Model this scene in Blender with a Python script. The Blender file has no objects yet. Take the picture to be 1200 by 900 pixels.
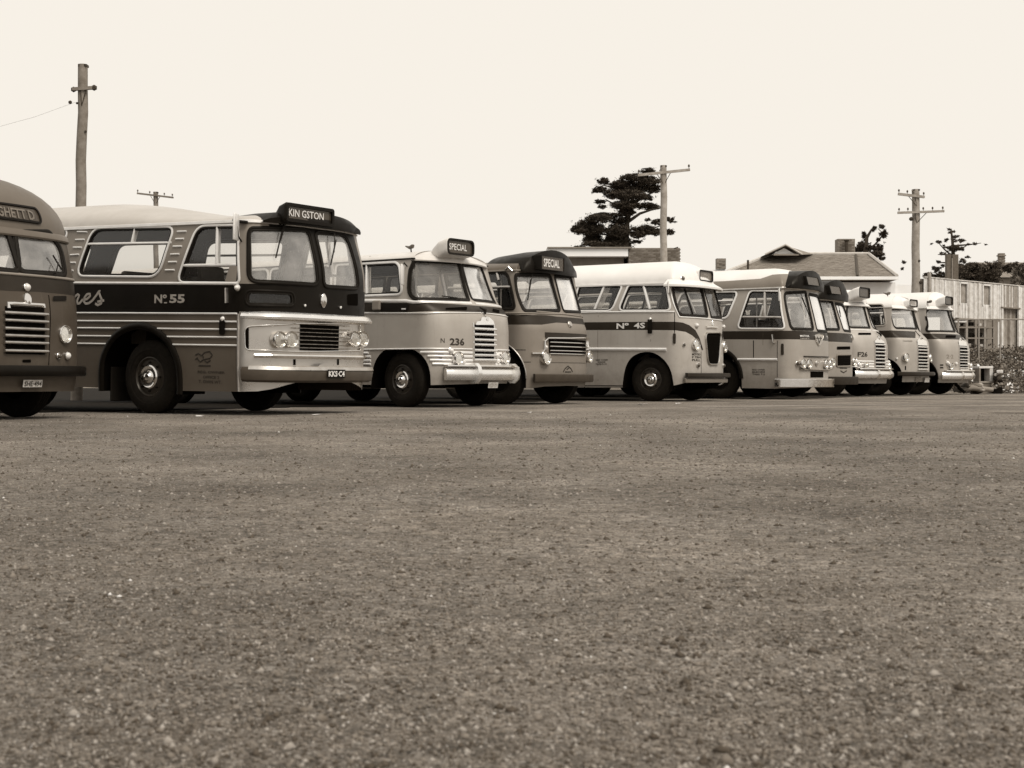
import bpy, bmesh, math, random
from mathutils import Vector, Matrix
from mathutils.geometry import delaunay_2d_cdt

random.seed(7)
SC = bpy.context.scene
COL = SC.collection
R = math.radians

# ------------------------------------------------------------------ camera, sky, sun, exposure
cam_d = bpy.data.cameras.new('camera')
cam = bpy.data.objects.new('camera', cam_d); COL.objects.link(cam)
cam.location = (0, 0, 0.5)
cam.rotation_euler = (R(90-0.219), 0, 0)
cam_d.sensor_width = 36.0
cam_d.lens = 51.0
cam_d.clip_start = 0.05
cam_d.clip_end = 3000
cam_d.dof.use_dof = True
cam_d.dof.focus_distance = 25.0
cam_d.dof.aperture_fstop = 11.0
SC.camera = cam

SUN_EL, SUN_AZ = R(52), R(140)          # azimuth clockwise from +Y (north)
world = bpy.data.worlds.new('World'); SC.world = world; world.use_nodes = True
wn, wl = world.node_tree.nodes, world.node_tree.links
wn.clear()
sky = wn.new('ShaderNodeTexSky'); sky.sky_type = 'NISHITA'; sky.sun_disc = False
sky.sun_elevation = SUN_EL; sky.sun_rotation = SUN_AZ
sky.dust_density = 5.0
bw = wn.new('ShaderNodeRGBToBW'); wl.new(sky.outputs[0], bw.inputs[0])
mr = wn.new('ShaderNodeMapRange'); mr.inputs[1].default_value = 1.5; mr.inputs[2].default_value = 14.0
mr.inputs[3].default_value = 9.3; mr.inputs[4].default_value = 9.7
wl.new(bw.outputs[0], mr.inputs[0])
mx = wn.new('ShaderNodeVectorMath'); mx.operation = 'SCALE'
mx.inputs[0].default_value = (1.0, 0.94, 0.85)       # the even cream cloud cover
wl.new(mr.outputs[0], mx.inputs['Scale'])
bg = wn.new('ShaderNodeBackground'); bg.inputs[1].default_value = 0.1
wl.new(mx.outputs[0], bg.inputs[0])
wo = wn.new('ShaderNodeOutputWorld'); wl.new(bg.outputs[0], wo.inputs[0])

sun_d = bpy.data.lights.new('sun', 'SUN'); sun_d.energy = 2.8; sun_d.angle = R(26)
sun_d.color = (1.0, 0.935, 0.84)
sun = bpy.data.objects.new('sun', sun_d); COL.objects.link(sun)
sd = Vector((math.sin(SUN_AZ)*math.cos(SUN_EL), math.cos(SUN_AZ)*math.cos(SUN_EL), math.sin(SUN_EL)))
sun.rotation_euler = sd.to_track_quat('Z', 'Y').to_euler()
sun.location = (20, -20, 40)

SC.view_settings.view_transform = 'Standard'
SC.view_settings.look = 'None'
SC.view_settings.exposure = 0.0
SC.view_settings.gamma = 1.0

# ------------------------------------------------------------------ materials
def sep(v, k=1.0):
    """a warm grey of albedo v as the toned print shows it"""
    v = max(v, 0.001)
    rb = min(1.7, (max(v, 0.006)/0.9)**(-0.175*k))
    r = v*rb**0.45; b = v*rb**-0.55; g = v*1.0
    return (min(r, .95), min(g, .95), min(b, .95), 1)

MATS = {}
def new_mat(name):
    m = bpy.data.materials.new(name); m.use_nodes = True
    nt = m.node_tree; nt.nodes.clear()
    out = nt.nodes.new('ShaderNodeOutputMaterial')
    return m, nt, out

def node(nt, typ, **kw):
    n = nt.nodes.new(typ)
    for k, v in kw.items(): setattr(n, k, v)
    return n

def noise(nt, vec, scale, detail=4, rough=.55):
    n = node(nt, 'ShaderNodeTexNoise'); n.inputs['Scale'].default_value = scale
    n.inputs['Detail'].default_value = detail; n.inputs['Roughness'].default_value = rough
    if vec is not None: nt.links.new(vec, n.inputs['Vector'])
    return n.outputs[0]

def ramp(nt, fac, stops):
    r = node(nt, 'ShaderNodeValToRGB'); nt.links.new(fac, r.inputs[0])
    e = r.color_ramp.elements
    while len(e) < len(stops): e.new(0.5)
    for q, (p, c) in zip(e, stops):
        q.position = p; q.color = c if len(c) == 4 else (*c, 1)
    return r.outputs[0]

def mixc(nt, fac, a, b):
    m = node(nt, 'ShaderNodeMix', data_type='RGBA')
    if hasattr(fac, 'links'): nt.links.new(fac, m.inputs[0])
    else: m.inputs[0].default_value = fac
    for s, i in ((a, 6), (b, 7)):
        if hasattr(s, 'links'): nt.links.new(s, m.inputs[i])
        else: m.inputs[i].default_value = s
    return m.outputs[2]

def math_n(nt, op, a, b=None, clamp=False):
    m = node(nt, 'ShaderNodeMath', operation=op); m.use_clamp = clamp
    for i, s in enumerate((a, b)):
        if s is None: continue
        if hasattr(s, 'links'): nt.links.new(s, m.inputs[i])
        else: m.inputs[i].default_value = s
    return m.outputs[0]

def mat(name, v, rough=.5, metal=0.0, var=.12, scale=3.0, bump=0.0, coat=0.0, dirt=0.0, inner=None, spec=.5):
    """general surface: mottled tone, small bumps, splashes of road dirt low down, dark lining on the back"""
    if name in MATS: return MATS[name]
    m, nt, out = new_mat(name)
    b = node(nt, 'ShaderNodeBsdfPrincipled')
    tc = node(nt, 'ShaderNodeTexCoord'); vec = tc.outputs['Object']
    n1 = noise(nt, vec, scale, 6, .6)
    col = ramp(nt, n1, [(.3, sep(v*(1-var))), (.7, sep(min(.93, v*(1+var))))])
    if dirt:
        n3 = noise(nt, vec, 7.0, 8, .7)
        sx = node(nt, 'ShaderNodeSeparateXYZ'); nt.links.new(vec, sx.inputs[0])
        h = math_n(nt, 'MULTIPLY_ADD', sx.outputs[2], -0.55); h.node.inputs[2].default_value = 0.62
        d = math_n(nt, 'ADD', h, math_n(nt, 'MULTIPLY_ADD', n3, 1.2)); d.node.inputs[1].default_value = 1.0
        k = math_n(nt, 'SUBTRACT', math_n(nt, 'ADD', h, n3), .62, True)
        k = math_n(nt, 'MULTIPLY', k, dirt, True)
        col = mixc(nt, k, col, sep(.10))
        # streaks and chips
        mp = node(nt, 'ShaderNodeMapping'); nt.links.new(vec, mp.inputs[0]); mp.inputs['Scale'].default_value = (9, 9, .8)
        n4 = noise(nt, mp.outputs[0], 2.0, 5, .6)
        st = ramp(nt, n4, [(.58, (0, 0, 0)), (.78, (1, 1, 1))])
        col = mixc(nt, math_n(nt, 'MULTIPLY', st, .22*dirt), col, sep(.14))
        n5 = noise(nt, vec, 26.0, 2, .5)
        ch = ramp(nt, n5, [(.735, (0, 0, 0)), (.755, (1, 1, 1))])
        col = mixc(nt, math_n(nt, 'MULTIPLY', ch, .6*dirt), col, sep(.06))
    nt.links.new(col, b.inputs['Base Color'])
    rr = ramp(nt, noise(nt, vec, scale*2.3, 5, .65), [(.3, (max(.02, rough-.08),)*3), (.7, (min(1, rough+.1),)*3)])
    nt.links.new(rr, b.inputs['Roughness'])
    b.inputs['Metallic'].default_value = metal
    b.inputs['Coat Weight'].default_value = coat
    b.inputs['Coat Roughness'].default_value = .32
    b.inputs['Specular IOR Level'].default_value = spec
    b.inputs['Specular Tint'].default_value = (1.0, .95, .87, 1)
    if bump:
        bp = node(nt, 'ShaderNodeBump'); bp.inputs['Strength'].default_value = 1.0; bp.inputs['Distance'].default_value = bump
        nt.links.new(noise(nt, vec, scale*1.1, 3, .5), bp.inputs['Height']); nt.links.new(bp.outputs[0], b.inputs['Normal'])
    if inner is not None:
        d = node(nt, 'ShaderNodeBsdfDiffuse'); d.inputs[0].default_value = sep(inner)
        g = node(nt, 'ShaderNodeNewGeometry'); ms = node(nt, 'ShaderNodeMixShader')
        nt.links.new(g.outputs['Backfacing'], ms.inputs[0]); nt.links.new(b.outputs[0], ms.inputs[1]); nt.links.new(d.outputs[0], ms.inputs[2])
        nt.links.new(ms.outputs[0], out.inputs[0])
    else:
        nt.links.new(b.outputs[0], out.inputs[0])
    MATS[name] = m
    return m

def glass(name, tint=.86, dust_sheen=.06, gain=1.5, dust_sheen_v=.45, rough=.02):
    if name in MATS: return MATS[name]
    m, nt, out = new_mat(name)
    t = node(nt, 'ShaderNodeBsdfTransparent'); t.inputs[0].default_value = (tint, tint*.995, tint*.98, 1)
    g = node(nt, 'ShaderNodeBsdfGlossy'); g.inputs['Roughness'].default_value = rough
    g.inputs[0].default_value = (.95, .95, .95, 1)
    fr = node(nt, 'ShaderNodeFresnel'); fr.inputs[0].default_value = 1.52
    geo = node(nt, 'ShaderNodeNewGeometry')
    ior = node(nt, 'ShaderNodeMix'); nt.links.new(geo.outputs['Backfacing'], ior.inputs[0])
    ior.inputs[2].default_value = 1.52; ior.inputs[3].default_value = 1/1.52
    nt.links.new(ior.outputs[0], fr.inputs[0])      # a pane is two parallel faces: no total reflection from behind
    fac = math_n(nt, 'MULTIPLY', fr.outputs[0], gain, True)
    tc = node(nt, 'ShaderNodeTexCoord')
    m1 = node(nt, 'ShaderNodeMixShader'); nt.links.new(fac, m1.inputs[0]); nt.links.new(t.outputs[0], m1.inputs[1]); nt.links.new(g.outputs[0], m1.inputs[2])
    d = node(nt, 'ShaderNodeBsdfDiffuse'); d.inputs[0].default_value = sep(dust_sheen_v)
    m2 = node(nt, 'ShaderNodeMixShader')
    du = ramp(nt, noise(nt, tc.outputs['Object'], 3.0, 6, .65), [(.3, (dust_sheen*.4,)*3), (.75, (min(1, dust_sheen*1.7),)*3)])
    nt.links.new(du, m2.inputs[0]); nt.links.new(m1.outputs[0], m2.inputs[1]); nt.links.new(d.outputs[0], m2.inputs[2])
    nt.links.new(m2.outputs[0], out.inputs[0])
    MATS[name] = m
    return m

def M(k):
    return MATS[k]

mat('chrome', .72, .14, 1.0, .06, 6)
mat('dull_metal', .5, .34, 1.0, .15, 6)
mat('aluminium', .55, .30, .85, .04, 2.0, dirt=.10, inner=.05)
mat('white_strip', .74, .35, .3, .08, 5)
mat('rubber', .006, .6, 0, .25, 8, spec=.2)
mat('tyre', .0075, .8, 0, .35, 9, bump=.004, spec=.15)
mat('black_paint', .0055, .4, 0, .2, 3, inner=.015, spec=.12)
mat('bumper_grey', .042, .5, 0, .2, 4, spec=.3)
mat('dark_band', .018, .4, 0, .15, 3, inner=.02, spec=.2)
mat('bright_metal', .82, .24, .8, .04, 2.5)
mat('void', .003, .95, 0, .1, 3, spec=.02)
mat('chassis', .006, .9, 0, .4, 5, spec=.1)
mat('lining', .055, .8, 0, .2, 3)
mat('seat_leather', .022, .5, 0, .3, 5)
mat('sign_glass', .04, .25, 0, .2, 8)
mat('sign_glass_pale', .13, .3, 0, .25, 18)
mat('letter_white', .66, .6, 0, .15, 20)
mat('letter_grey', .30, .6, 0, .2, 20)
mat('letter_dark', .018, .6, 0, .2, 20)
mat('plate_white', .5, .5, 0, .25, 25)
mat('lamp_glass', .62, .1, 0, .1, 10, coat=.8)
mat('lamp_dark', .05, .25, 0, .2, 10, coat=.5)
mat('reflector', .88, .07, 1.0, .02, 10)
glass('window_glass', .90, .018, 1.2, rough=.12)
glass('screen_glass', .88, .24, 2.6, .62, .10)  # milky diffuse layer is dust plus the pale sky sheen on the windscreens
glass('dusty_glass', .80, .20, 1.4, .45, .28)
glass('dark_screen', .84, .09, 1.4, .45, .1)
glass('sky_glass', .88, .34, 5.0, .8, .12)  # whitish diffuse and raised reflection stand in for sky mirrored in far panes
glass('frosted_glass', .72, .45, 1.3, .42, .08)
glass('lens', .97, .05, 1.6, .7)
for nm, v, sp in (('paint_b1', .05, .2), ('paint_b2', .082, .3), ('paint_b3', .32, .2), ('paint_b4', .185, .2), ('paint_b5', .35, .2),
              ('paint_b6', .285, .2), ('paint_b7', .25, .2), ('paint_b8', .33, .2), ('paint_b9', .32, .2), ('paint_b10', .31, .2),
              ('grey_strip', .20, .2), ('roof_b1', .10, .2), ('roof_b2', .38, .2), ('roof_b3', .56, .2), ('roof_b4', .08, .2), ('roof_grey', .17, .2)):
    mat(nm, v, .42, 0, .12, 1.3, bump=.004, coat=.25 if v > .2 else .05, spec=.5 if v > .2 else .25, dirt=.8 if nm.startswith('paint') else .25, inner=.045)
mat('roof_white', .68, .5, 0, .05, 1.5, bump=.003, coat=.1, dirt=.12, inner=.045)

# ------------------------------------------------------------------ object helpers
def link(name, me, parent=None, m=None):
    o = bpy.data.objects.new(name, me); COL.objects.link(o)
    if parent is not None: o.parent = parent
    if m is not None:
        if isinstance(m, (list, tuple)):
            for q in m: me.materials.append(M(q) if isinstance(q, str) else q)
        else: me.materials.append(M(m) if isinstance(m, str) else m)
    return o

def mesh(name, verts, faces, parent=None, m=None, smooth=None, mi=None):
    me = bpy.data.meshes.new(name)
    me.from_pydata([tuple(v) for v in verts], [], faces)
    if mi:
        me.polygons.foreach_set('material_index', mi)
    me.update()
    o = link(name, me, parent, m)
    if smooth is not None:
        me.polygons.foreach_set('use_smooth', [True]*len(me.polygons))
        me.set_sharp_from_angle(angle=R(smooth))
    return o

def bm_obj(name, bm, parent=None, m=None, smooth=None):
    me = bpy.data.meshes.new(name)
    bmesh.ops.recalc_face_normals(bm, faces=bm.faces)
    bm.to_mesh(me); bm.free()
    o = link(name, me, parent, m)
    if smooth is not None:
        me.polygons.foreach_set('use_smooth', [True]*len(me.polygons))
        me.set_sharp_from_angle(angle=R(smooth))
    return o

def empty(name, loc, rot=(0, 0, 0), label=None, cat=None, group=None):
    o = bpy.data.objects.new(name, None); COL.objects.link(o)
    o.location = loc; o.rotation_euler = rot; o.empty_display_size = .3
    tag(o, label, cat, group)
    return o

def tag(o, label=None, cat=None, group=None, kind=None):
    if label: o['label'] = label
    if cat: o['category'] = cat
    if group: o['group'] = group
    if kind: o['kind'] = kind
    return o

def box(bm, c, s, rot=None, bev=0.0):
    r = bmesh.ops.create_cube(bm, size=1.0)
    vs = r['verts']
    mt = Matrix.Translation(c) @ (rot or Matrix.Identity(4)) @ Matrix.Diagonal((*s, 1))
    bmesh.ops.transform(bm, matrix=mt, verts=vs)
    if bev:
        es = list({e for v in vs for e in v.link_edges})
        bmesh.ops.bevel(bm, geom=es, offset=bev, segments=2, affect='EDGES', profile=.5)

def tube_data(path, rads, n=8, caps=True):
    V, Fc = [], []
    path = [Vector(p) for p in path]
    if not isinstance(rads, (list, tuple)): rads = [rads]*len(path)
    up = None
    for i, p in enumerate(path):
        t = (path[min(i+1, len(path)-1)]-path[max(0, i-1)]).normalized()
        a = t.orthogonal().normalized() if up is None else (up-t*up.dot(t)).normalized()
        up = a; b = t.cross(a)
        for k in range(n):
            an = 2*math.pi*k/n
            V.append(p+(a*math.cos(an)+b*math.sin(an))*rads[i])
    for i in range(len(path)-1):
        for k in range(n):
            Fc.append((i*n+k, i*n+(k+1) % n, (i+1)*n+(k+1) % n, (i+1)*n+k))
    if caps:
        Fc.append(tuple(range(n))[::-1]); Fc.append(tuple((len(path)-1)*n+k for k in range(n)))
    return V, Fc

def tube(name, path, rads, parent, m, n=8):
    V, Fc = tube_data(path, rads, n)
    return mesh(name, V, Fc, parent, m, 50)

def join(parts):
    V, Fc = [], []
    for v, f in parts:
        o = len(V); V += list(v); Fc += [tuple(i+o for i in q) for q in f]
    return V, Fc

def lathe(prof, n=24):
    """profile of (axial, radius) turned about the local X axis"""
    V, Fc = [], []
    for a, r in prof:
        for k in range(n):
            t = 2*math.pi*k/n
            V.append((a, r*math.cos(t), r*math.sin(t)))
    for i in range(len(prof)-1):
        for k in range(n):
            Fc.append((i*n+k, (i+1)*n+k, (i+1)*n+(k+1) % n, i*n+(k+1) % n))
    if prof[0][1] > 1e-4: Fc.append(tuple(range(n)))
    if prof[-1][1] > 1e-4: Fc.append(tuple((len(prof)-1)*n+k for k in range(n))[::-1])
    return V, Fc

def orient(V, pos, d, up=(0, 0, 1)):
    """move a lathe so its +X axis points along d"""
    d = Vector(d).normalized(); u = Vector(up); y = u.cross(d).normalized(); z = d.cross(y)
    return [Vector(pos)+d*v[0]+y*v[1]+z*v[2] for v in V]

TXT = {}
def text_geo(s, bold=0.0):
    k = (s, bold)
    if k not in TXT:
        cu = bpy.data.curves.new('t', 'FONT'); cu.body = s; cu.size = 1.0; cu.resolution_u = 2; cu.offset = bold
        cu.fill_mode = 'FRONT'
        o = bpy.data.objects.new('t', cu); COL.objects.link(o)
        dg = bpy.context.evaluated_depsgraph_get()
        me = o.evaluated_get(dg).to_mesh()
        vs = [(v.co.x, v.co.y) for v in me.vertices]; fs = [tuple(p.vertices) for p in me.polygons]
        o.evaluated_get(dg).to_mesh_clear()
        bpy.data.objects.remove(o); bpy.data.curves.remove(cu)
        x0 = min(v[0] for v in vs); x1 = max(v[0] for v in vs); y1 = max(v[1] for v in vs); y0 = min(v[1] for v in vs)
        TXT[k] = ([((x-x0)/(x1-x0), (y-y0)/(y1-y0)) for x, y in vs], fs)
    return TXT[k]

# ------------------------------------------------------------------ the coach skin
def interp(pts, z):
    # monotone smooth interpolation through control points
    if z <= pts[0][0]: return pts[0][1]
    if z >= pts[-1][0]: return pts[-1][1]
    for i in range(len(pts)-1):
        z0, a = pts[i]; z1, b = pts[i+1]
        if z <= z1:
            h = z1-z0; t = (z-z0)/h
            def sl(k):
                if k <= 0 or k >= len(pts)-1: return None
                d0 = (pts[k][1]-pts[k-1][1])/(pts[k][0]-pts[k-1][0])
                d1 = (pts[k+1][1]-pts[k][1])/(pts[k+1][0]-pts[k][0])
                return 0.0 if d0*d1 <= 0 else 2*d0*d1/(d0+d1)
            d = (b-a)/h
            m0 = sl(i); m1 = sl(i+1)
            m0 = d if m0 is None else m0; m1 = d if m1 is None else m1
            t2 = t*t; t3 = t2*t
            return (2*t3-3*t2+1)*a+(t3-2*t2+t)*h*m0+(-2*t3+3*t2)*b+(t3-t2)*h*m1

class Shell:
    """Outer skin of a coach: u = distance round the plan from the middle of the nose
    (minus = driver's side), v = height up to the gutter, then on over the roof."""
    def __init__(s, W, L, c, n, rake, tum, zc, hr, back=0.5, cr=0.35, nr=4.0, vr=0.7, rise=0.0, pw=1.0, bow=None):
        s.W, s.L, s.c, s.n, s.rake, s.tum, s.zc, s.hr, s.back, s.vr, s.rise, s.pw, s.bow = W, L, c, n, rake, tum, zc, hr, back, vr, rise, pw, bow
        P = []
        N = 160
        for i in range(N+1):
            y = W*math.sin(i/N*math.pi/2) if True else 0
            q = max(0.0, 1-(y/W)**n)
            P.append((-c*(1-q**(1/n)), y))
        # the superellipse meets the side at x=-c, y=W
        xs = -c
        K = 60
        for i in range(1, K+1):
            P.append((xs+(-(L-cr)-xs)*i/K, W))
        for i in range(1, N+1):
            y = W*math.cos(i/N*math.pi/2)
            q = max(0.0, 1-(y/W)**nr)
            P.append((-(L-cr)-cr*(q**(1/nr)), y))
        s.P = P
        if bow:
            c2, n2 = bow[0], bow[1]
            s.P2 = [-c2*(1-max(0.0, 1-(P[i][1]/W)**n2)**(1/n2)) for i in range(N+1)]
            s.P2 += [-c2+(-(L-cr)+c2)*i/K for i in range(1, K+1)]+[q[0] for q in P[N+K+1:]]
        s.U = [0.0]
        for i in range(1, len(P)):
            s.U.append(s.U[-1]+math.dist(P[i], P[i-1]))
        s.umax = s.U[-1]
        T = []
        for i in range(len(P)):
            a = P[max(0, i-1)]; b = P[min(len(P)-1, i+1)]
            dx, dy = b[0]-a[0], b[1]-a[1]; l = math.hypot(dx, dy) or 1
            T.append((dy/l, -dx/l))
        T[0] = (1.0, 0.0); T[-1] = (-1.0, 0.0)
        s.T = T
        s.uside = s.U[N]      # u where the flat side starts
    def plan(s, u):
        a = min(abs(u), s.umax-1e-9)
        lo, hi = 0, len(s.U)-1
        while hi-lo > 1:
            m = (lo+hi)//2
            if s.U[m] <= a: lo = m
            else: hi = m
        t = (a-s.U[lo])/(s.U[hi]-s.U[lo])
        x = s.P[lo][0]*(1-t)+s.P[hi][0]*t; y = s.P[lo][1]*(1-t)+s.P[hi][1]*t
        nx = s.T[lo][0]*(1-t)+s.T[hi][0]*t; ny = s.T[lo][1]*(1-t)+s.T[hi][1]*t
        l = math.hypot(nx, ny); g = 1 if u >= 0 else -1
        return x, y*g, nx/l, ny/l*g
    def plan2(s, u):
        a = min(abs(u), s.umax-1e-9)
        lo, hi = 0, len(s.U)-1
        while hi-lo > 1:
            m = (lo+hi)//2
            if s.U[m] <= a: lo = m
            else: hi = m
        t = (a-s.U[lo])/(s.U[hi]-s.U[lo])
        return s.P2[lo]*(1-t)+s.P2[hi]*t
    def at(s, u, v, off=0.0):
        p = s.raw(u, v)
        if off:
            n = s.normal(u, v)
            p = (p[0]+n[0]*off, p[1]+n[1]*off, p[2]+n[2]*off)
        return p
    def raw(s, u, v):
        x, y, nx, ny = s.plan(u)
        sx = max(0.0, nx)**s.pw
        z = min(v, s.zc)
        if s.bow:
            w = interp(s.bow[2], z)
            if w: x += (s.plan2(u)-x)*w
        x -= interp(s.rake, z)*sx
        y *= 1-interp(s.tum, z)/s.W
        if v > s.zc:
            t = min(1.0, (v-s.zc)/s.vr)*math.pi/2
            ct, st = math.cos(t), math.sin(t)
            y *= ct
            x += (max(-(s.L-.7), min(x, -s.back))-x)*(1-ct)
            k = min(1.0, max(0.0, (-x-1.0)/3.0))
            z = s.zc+(s.hr+s.rise*k*k*(3-2*k))*st**0.95
        return (x, y, z)
    def normal(s, u, v):
        e = 0.004
        v2 = min(v, s.zc+s.vr*0.985)
        a = s.raw(u+e, v2); b = s.raw(u-e, v2); c = s.raw(u, v2+e); d = s.raw(u, v2-e)
        A = [a[i]-b[i] for i in range(3)]; B = [c[i]-d[i] for i in range(3)]
        n = (A[1]*B[2]-A[2]*B[1], A[2]*B[0]-A[0]*B[2], A[0]*B[1]-A[1]*B[0])
        l = math.sqrt(sum(q*q for q in n)) or 1.0
        return (n[0]/l, n[1]/l, n[2]/l)


def round_poly(pts, r, seg=5):
    n = len(pts); out = []
    rs = r if isinstance(r, (list, tuple)) else [r]*n
    for i in range(n):
        a, b, c = Vector(pts[i-1]), Vector(pts[i]), Vector(pts[(i+1) % n])
        e1 = (a-b); e2 = (c-b); l = min(rs[i], e1.length*.48, e2.length*.48)
        if l < 1e-4: out.append(tuple(b)); continue
        p = b+e1.normalized()*l; q = b+e2.normalized()*l
        for k in range(seg+1):
            t = k/seg
            out.append(tuple(p*(1-t)**2+b*2*t*(1-t)+q*t*t))
    return out

def inside(p, poly):
    x, y = p; c = False; n = len(poly); j = n-1
    for i in range(n):
        xi, yi = poly[i]; xj, yj = poly[j]
        if (yi > y) != (yj > y) and x < (xj-xi)*(y-yi)/(yj-yi)+xi: c = not c
        j = i
    return c

def densify(path, d, closed=False):
    out = []; n = len(path)
    for i in range(n if closed else n-1):
        a, b = path[i], path[(i+1) % n]
        k = max(1, int(math.hypot(b[0]-a[0], b[1]-a[1])/d))
        for j in range(k):
            t = j/k; out.append((a[0]*(1-t)+b[0]*t, a[1]*(1-t)+b[1]*t))
    if not closed: out.append(path[-1])
    return out

def offset_poly(poly, d):
    """push a closed outline outwards by d (either winding)"""
    n = len(poly)
    A = sum(poly[i-1][0]*poly[i][1]-poly[i][0]*poly[i-1][1] for i in range(n))
    s = 1 if A > 0 else -1
    out = []
    for i in range(n):
        a, c = Vector(poly[i-1]), Vector(poly[(i+1) % n])
        t = (c-a)
        if t.length < 1e-7: out.append(poly[i]); continue
        t.normalize(); out.append((poly[i][0]+t.y*d*s, poly[i][1]-t.x*d*s))
    return out

def chaikin(a, it=2):
    """round off a wheel-arch outline, leaving its straight lower edge alone"""
    lo = [p for p in a if p[1] < .12]; hi = [p for p in a if p[1] >= .12]
    for _ in range(it):
        q = [hi[0]]
        for i in range(len(hi)-1):
            p, r = hi[i], hi[i+1]
            q += [(p[0]*.75+r[0]*.25, p[1]*.75+r[1]*.25), (p[0]*.25+r[0]*.75, p[1]*.25+r[1]*.75)]
        hi = q+[hi[-1]]
    if lo and a[0] == lo[0]: return [lo[0]]+hi+lo[1:]
    return hi+lo

def mirror(poly): return [(-u, v) for u, v in poly]

def cdt(points, loops, paths=()):
    verts = [Vector(p) for p in points]; edges = []
    for lp in loops:
        o = len(verts); n = len(lp); verts += [Vector(p) for p in lp]
        edges += [(o+i, o+(i+1) % n) for i in range(n)]
    for pt in paths:
        o = len(verts); n = len(pt); verts += [Vector(p) for p in pt]
        edges += [(o+i, o+i+1) for i in range(n-1)]
    r = delaunay_2d_cdt(verts, edges, [], 0, 1e-4)
    return [(v.x, v.y) for v in r[0]], [tuple(f) for f in r[2]]

def bb(poly):
    return min(p[0] for p in poly), max(p[0] for p in poly), min(p[1] for p in poly), max(p[1] for p in poly)

def skin(name, sh, V2, F2, off, parent, mats, mi=None):
    """map flat (u,v) triangles on to the shell with exact normals"""
    used = sorted({i for f in F2 for i in f}); ix = {k: j for j, k in enumerate(used)}
    vs, ns = [], []
    for k in used:
        u, v = V2[k]; n = sh.normal(u, v); p = sh.raw(u, v)
        vs.append((p[0]+n[0]*off, p[1]+n[1]*off, p[2]+n[2]*off)); ns.append(n)
    fs = []
    for f in F2:
        a, b, c = (V2[f[0]], V2[f[1]], V2[f[2]])
        cr = (b[0]-a[0])*(c[1]-a[1])-(b[1]-a[1])*(c[0]-a[0])
        q = tuple(ix[i] for i in f)
        fs.append(q if cr > 0 else q[::-1])
    me = bpy.data.meshes.new(name); me.from_pydata(vs, [], fs)
    if mi: me.polygons.foreach_set('material_index', mi)
    me.polygons.foreach_set('use_smooth', [True]*len(fs))
    me.update()
    me.normals_split_custom_set_from_vertices(ns)
    return link(name, me, parent, mats)

def patch(name, sh, poly, off, parent, m, step=.12, holes=()):
    u0, u1, v0, v1 = bb(poly)
    pts = []
    st = step if max(abs(u0), abs(u1)) < sh.uside+.4 else .3
    nu = max(1, int((u1-u0)/st)); nv = max(1, int((v1-v0)/st))
    for i in range(1, nu):
        for j in range(1, nv):
            p = (u0+(u1-u0)*i/nu, v0+(v1-v0)*j/nv)
            if inside(p, poly): pts.append(p)
    V2, F2 = cdt(pts, [densify(poly, st, True)]+[densify(h, st, True) for h in holes])
    F3 = []
    for f in F2:
        c = (sum(V2[i][0] for i in f)/3, sum(V2[i][1] for i in f)/3)
        if inside(c, poly) and not any(inside(c, h) for h in holes): F3.append(f)
    return skin(name, sh, V2, F3, off, parent, m)

SECT = {
    'half': lambda w, h: [(-w/2, -.004), (-w/2, h*.45), (-w*.3, h*.9), (0, h), (w*.3, h*.9), (w/2, h*.45), (w/2, -.004)],
    'flat': lambda w, h: [(-w/2, -.006), (-w/2, h*.8), (-w*.4, h), (w*.4, h), (w/2, h*.8), (w/2, -.006)],
    'frame': lambda w, h: [(-w/2, -.05), (-w/2, h*.7), (-w*.35, h), (w*.35, h), (w/2, h*.7), (w/2, -.05)],
}
def sweep_data(sh, path, w, h, sect='half', closed=False, off=0.0, step=.07):
    path = densify(path, step, closed)
    n = len(path); S = SECT[sect](w, h); k = len(S)
    P = [Vector(sh.at(u, v, off)) for u, v in path]; N = [Vector(sh.normal(u, v)) for u, v in path]
    V, Fc = [], []
    for i in range(n):
        if closed: t = P[(i+1) % n]-P[i-1]
        else: t = P[min(n-1, i+1)]-P[max(0, i-1)]
        t.normalize(); b = N[i].cross(t).normalized()
        for s, q in S: V.append(P[i]+b*s+N[i]*q)
    for i in range(n if closed else n-1):
        j = (i+1) % n
        for a in range(k-1): Fc.append((i*k+a, j*k+a, j*k+a+1, i*k+a+1))
    if not closed:
        Fc.append(tuple(range(k))); Fc.append(tuple((n-1)*k+a for a in range(k))[::-1])
    return V, Fc

def sweep(name, sh, path, w, h, parent, m, sect='half', closed=False, off=0.0, step=.07):
    V, Fc = sweep_data(sh, path, w, h, sect, closed, off, step)
    return mesh(name, V, Fc, parent, m, 45)

def bar(name, sh, u0, u1, v, section, parent, m, off=0.0, n=24, smooth=40, pull=None, v1=None):
    """a closed section (outwards, up) carried round the nose: bumpers, brows, peaks.
    pull(t) gives extra outward reach along it"""
    V, Fc = [], []; k = len(section)
    for i in range(n+1):
        t = i/n; u = u0+(u1-u0)*t; vv = v if v1 is None else v+(v1-v)*t
        e = off+(pull(t) if pull else 0)
        p = Vector(sh.raw(u, vv)); x, y, nx, ny = sh.plan(u)
        for a, b in section:
            f = a+e
            V.append(p+Vector((nx*f, ny*f, b)))
    for i in range(n):
        for a in range(k):
            b = (a+1) % k
            Fc.append((i*k+a, (i+1)*k+a, (i+1)*k+b, i*k+b))
    Fc.append(tuple(range(k))[::-1]); Fc.append(tuple(n*k+a for a in range(k)))
    return fixn(mesh(name, V, Fc, parent, m, smooth))

def fixn(o):
    bm = bmesh.new(); bm.from_mesh(o.data); bmesh.ops.recalc_face_normals(bm, faces=bm.faces); bm.to_mesh(o.data); bm.free(); return o

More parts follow.
